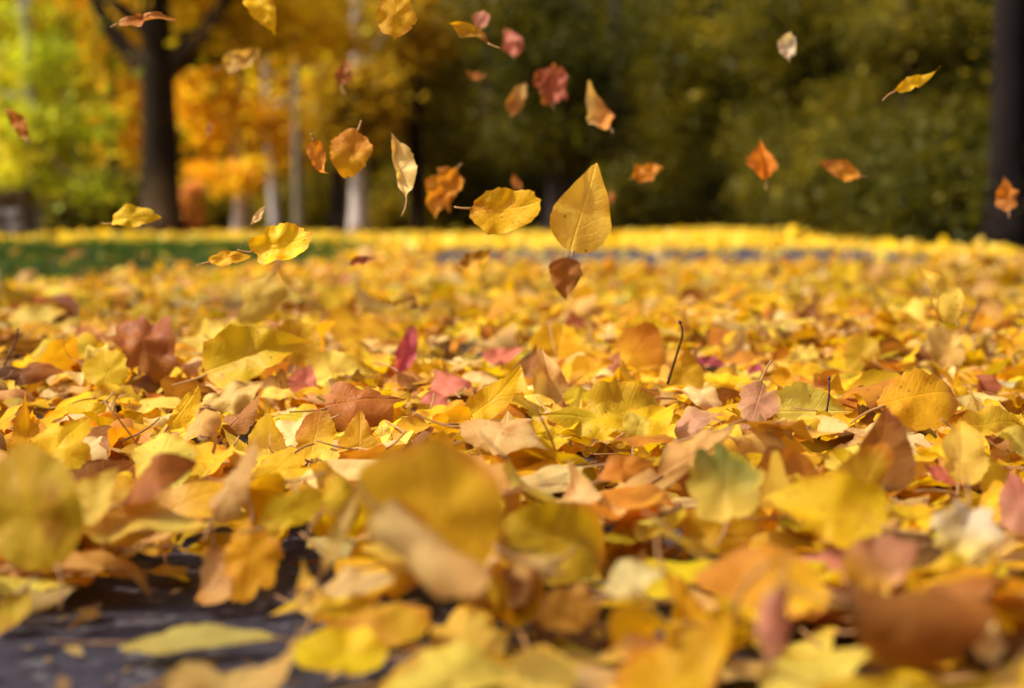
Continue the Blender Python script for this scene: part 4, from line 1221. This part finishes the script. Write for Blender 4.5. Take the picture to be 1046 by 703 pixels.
BU = [
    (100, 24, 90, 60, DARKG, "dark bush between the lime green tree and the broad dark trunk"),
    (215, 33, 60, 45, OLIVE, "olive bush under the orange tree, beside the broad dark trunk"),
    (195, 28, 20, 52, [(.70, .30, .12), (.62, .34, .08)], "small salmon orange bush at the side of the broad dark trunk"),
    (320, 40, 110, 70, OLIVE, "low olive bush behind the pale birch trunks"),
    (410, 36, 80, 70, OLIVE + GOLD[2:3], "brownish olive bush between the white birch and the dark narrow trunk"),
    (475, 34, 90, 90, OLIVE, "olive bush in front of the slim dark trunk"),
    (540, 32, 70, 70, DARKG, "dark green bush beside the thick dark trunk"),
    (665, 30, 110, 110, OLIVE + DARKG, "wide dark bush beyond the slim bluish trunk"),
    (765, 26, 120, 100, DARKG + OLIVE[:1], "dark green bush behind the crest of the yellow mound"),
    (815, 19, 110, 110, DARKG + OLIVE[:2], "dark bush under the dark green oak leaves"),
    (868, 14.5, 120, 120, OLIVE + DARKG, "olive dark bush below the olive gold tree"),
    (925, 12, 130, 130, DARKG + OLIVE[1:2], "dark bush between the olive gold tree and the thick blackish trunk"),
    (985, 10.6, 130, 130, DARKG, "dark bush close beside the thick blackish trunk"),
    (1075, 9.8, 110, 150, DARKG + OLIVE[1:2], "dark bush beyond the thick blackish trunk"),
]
for i, (px, d, w, h, cols, lab) in enumerate(BU):
    bush(px, d, w, h, cols, 5000 if d > 20 else 10000, .10 if d > 20 else .06, lab, 400 + i, (.06 if w < 30 else .22) if d > 20 else .16)

# woods beyond: one mass of trees nobody could count
rg = np.random.default_rng(8)
n = 110000
wx = (rg.random(n) * 2 - 1) * 46
wy = 42 + rg.random(n) ** 1.3 * 22
wz = rg.random(n) ** 1.25 * 14
nz = vnoise(wx, wz, 2.2, 9)
okw = rg.random(n) < .6 + .4 * nz
wx, wy, wz = wx[okw], wy[okw], wz[okw]
n = len(wx)
pal = np.array([(.60, .42, .02), (.44, .33, .02), (.26, .21, .015), (.15, .14, .010), (.09, .10, .009)])
tt = np.clip((wx + 12) / 13 * 2.6 + 1.2 * (vnoise(wx, wz, 1.6, 12) - .5) * 2, 0, 3.999) + .0
ii = tt.astype(int)
C = pal[ii] * (1 - (tt - ii))[:, None] + pal[ii + 1] * (tt - ii)[:, None]
C *= np.exp(.25 * rg.normal(size=(n, 1)))
R = rand_frames(n, .9, rg)
T = np.array([(0, -.5, 0), (.4, 0, .12), (0, .5, -.05), (-.4, 0, .12)])
V = (np.einsum("nij,kj->nki", R, T) * (.80 * np.exp(.25 * rg.normal(size=n)))[:, None, None] + np.stack([wx, wy, wz], 1)[:, None]).reshape(-1, 3)
V[:, 2] = np.maximum(V[:, 2], ground_z(V[:, 0], V[:, 1]))
o = (np.arange(n) * 4)[:, None]
tag(mesh_np("far_woods", V, [np.concatenate([np.array([[0, 1, 2]]) + o, np.array([[0, 2, 3]]) + o])], M_FOL, None, np.repeat(C, 4, 0), smooth=False),
    "mass of autumn woods closing the view", "woods", kind="stuff")

# low stone wall at the left edge
d = 15.5
x0, x1 = [(p - PW / 2) / FPX * d for p in (-90, 27)]
zb = float(ground_z(-5, d))
e = empty("stone_wall", ((x0 + x1) / 2, d + .2, zb), "low grey stone wall with a brown upper course, ending beside the pale slim trunk", "wall")


def boxes(items, jitter=.012, seed=3):
    rg = np.random.default_rng(seed)
    Vs, Fs, off = [], [], 0
    for (cx, cy, cz, sx_, sy_, sz_) in items:
        b = np.array([(a, b_, c) for a in (-1, 1) for b_ in (-1, 1) for c in (-1, 1)], float) * .5 * np.array([sx_, sy_, sz_])
        b = b + rg.normal(size=b.shape) * jitter * .4 + np.array([cx, cy, cz])
        Vs.append(b)
        Fs.append(np.array([(0, 1, 3, 2), (4, 6, 7, 5), (0, 4, 5, 1), (2, 3, 7, 6), (0, 2, 6, 4), (1, 5, 7, 3)]) + off)
        off += 8
    return np.concatenate(Vs), [np.concatenate(Fs)]


half = (x1 - x0) / 2
low, up = [], []
for row in range(2):
    x = -half
    while x < half - .05:
        w = min(.22 + .14 * random.random(), half - x)
        low.append((x + w / 2, 0, .10 + row * .155, w - .008, .3, .148)); x += w
x = -half
while x < half - .05:
    w = min(.35 + .2 * random.random(), half - x)
    up.append((x + w / 2, 0, .45, w - .008, .26, .22)); x += w
V, F = boxes(low)
mesh_np("lower_course", V, F, M_STONE, e, smooth=False)
V, F = boxes(up, seed=4)
mesh_np("upper_course", V, F, M_STONECAP, e, smooth=False)

# ------------------------------------------------------------------ light
SUN_EL, SUN_AZ = math.radians(50), math.radians(-100)     # azimuth from +Y (view direction), negative = left
world = bpy.data.worlds.new("World")
scene.world = world
world.use_nodes = True
nt = world.node_tree
bg = nt.nodes["Background"]
sky = nt.nodes.new("ShaderNodeTexSky")
sky.sky_type = "NISHITA"
sky.sun_disc = False
sky.sun_elevation = SUN_EL
sky.sun_rotation = SUN_AZ
sky.dust_density = 6.0
sky.air_density = 0.7
sky.ozone_density = 0.2
nt.links.new(sky.outputs[0], bg.inputs[0])
bg.inputs[1].default_value = 0.075
sd = bpy.data.lights.new("sun", "SUN")
sd.energy = 3.3
sd.angle = math.radians(2.0)
sd.color = (1.0, .93, .76)
sun = bpy.data.objects.new("sun", sd)
COL.objects.link(sun)
dirv = Vector((math.sin(SUN_AZ) * math.cos(SUN_EL), math.cos(SUN_AZ) * math.cos(SUN_EL), math.sin(SUN_EL)))
sun.rotation_euler = dirv.to_track_quat("Z", "Y").to_euler()

vs = scene.view_settings
scene.display_settings.display_device = "sRGB"
vs.view_transform = "Standard"
vs.look = "None"
vs.exposure = 1.25
vs.gamma = 1.0
vs.use_curve_mapping = False
cy = scene.cycles
cy.use_denoising = True
try:
    cy.denoiser = "OPENIMAGEDENOISE"
except Exception:
    pass
cy.max_bounces = 8
cy.diffuse_bounces = 5
cy.transmission_bounces = 6
cy.glossy_bounces = 2
cy.sample_clamp_indirect = 6
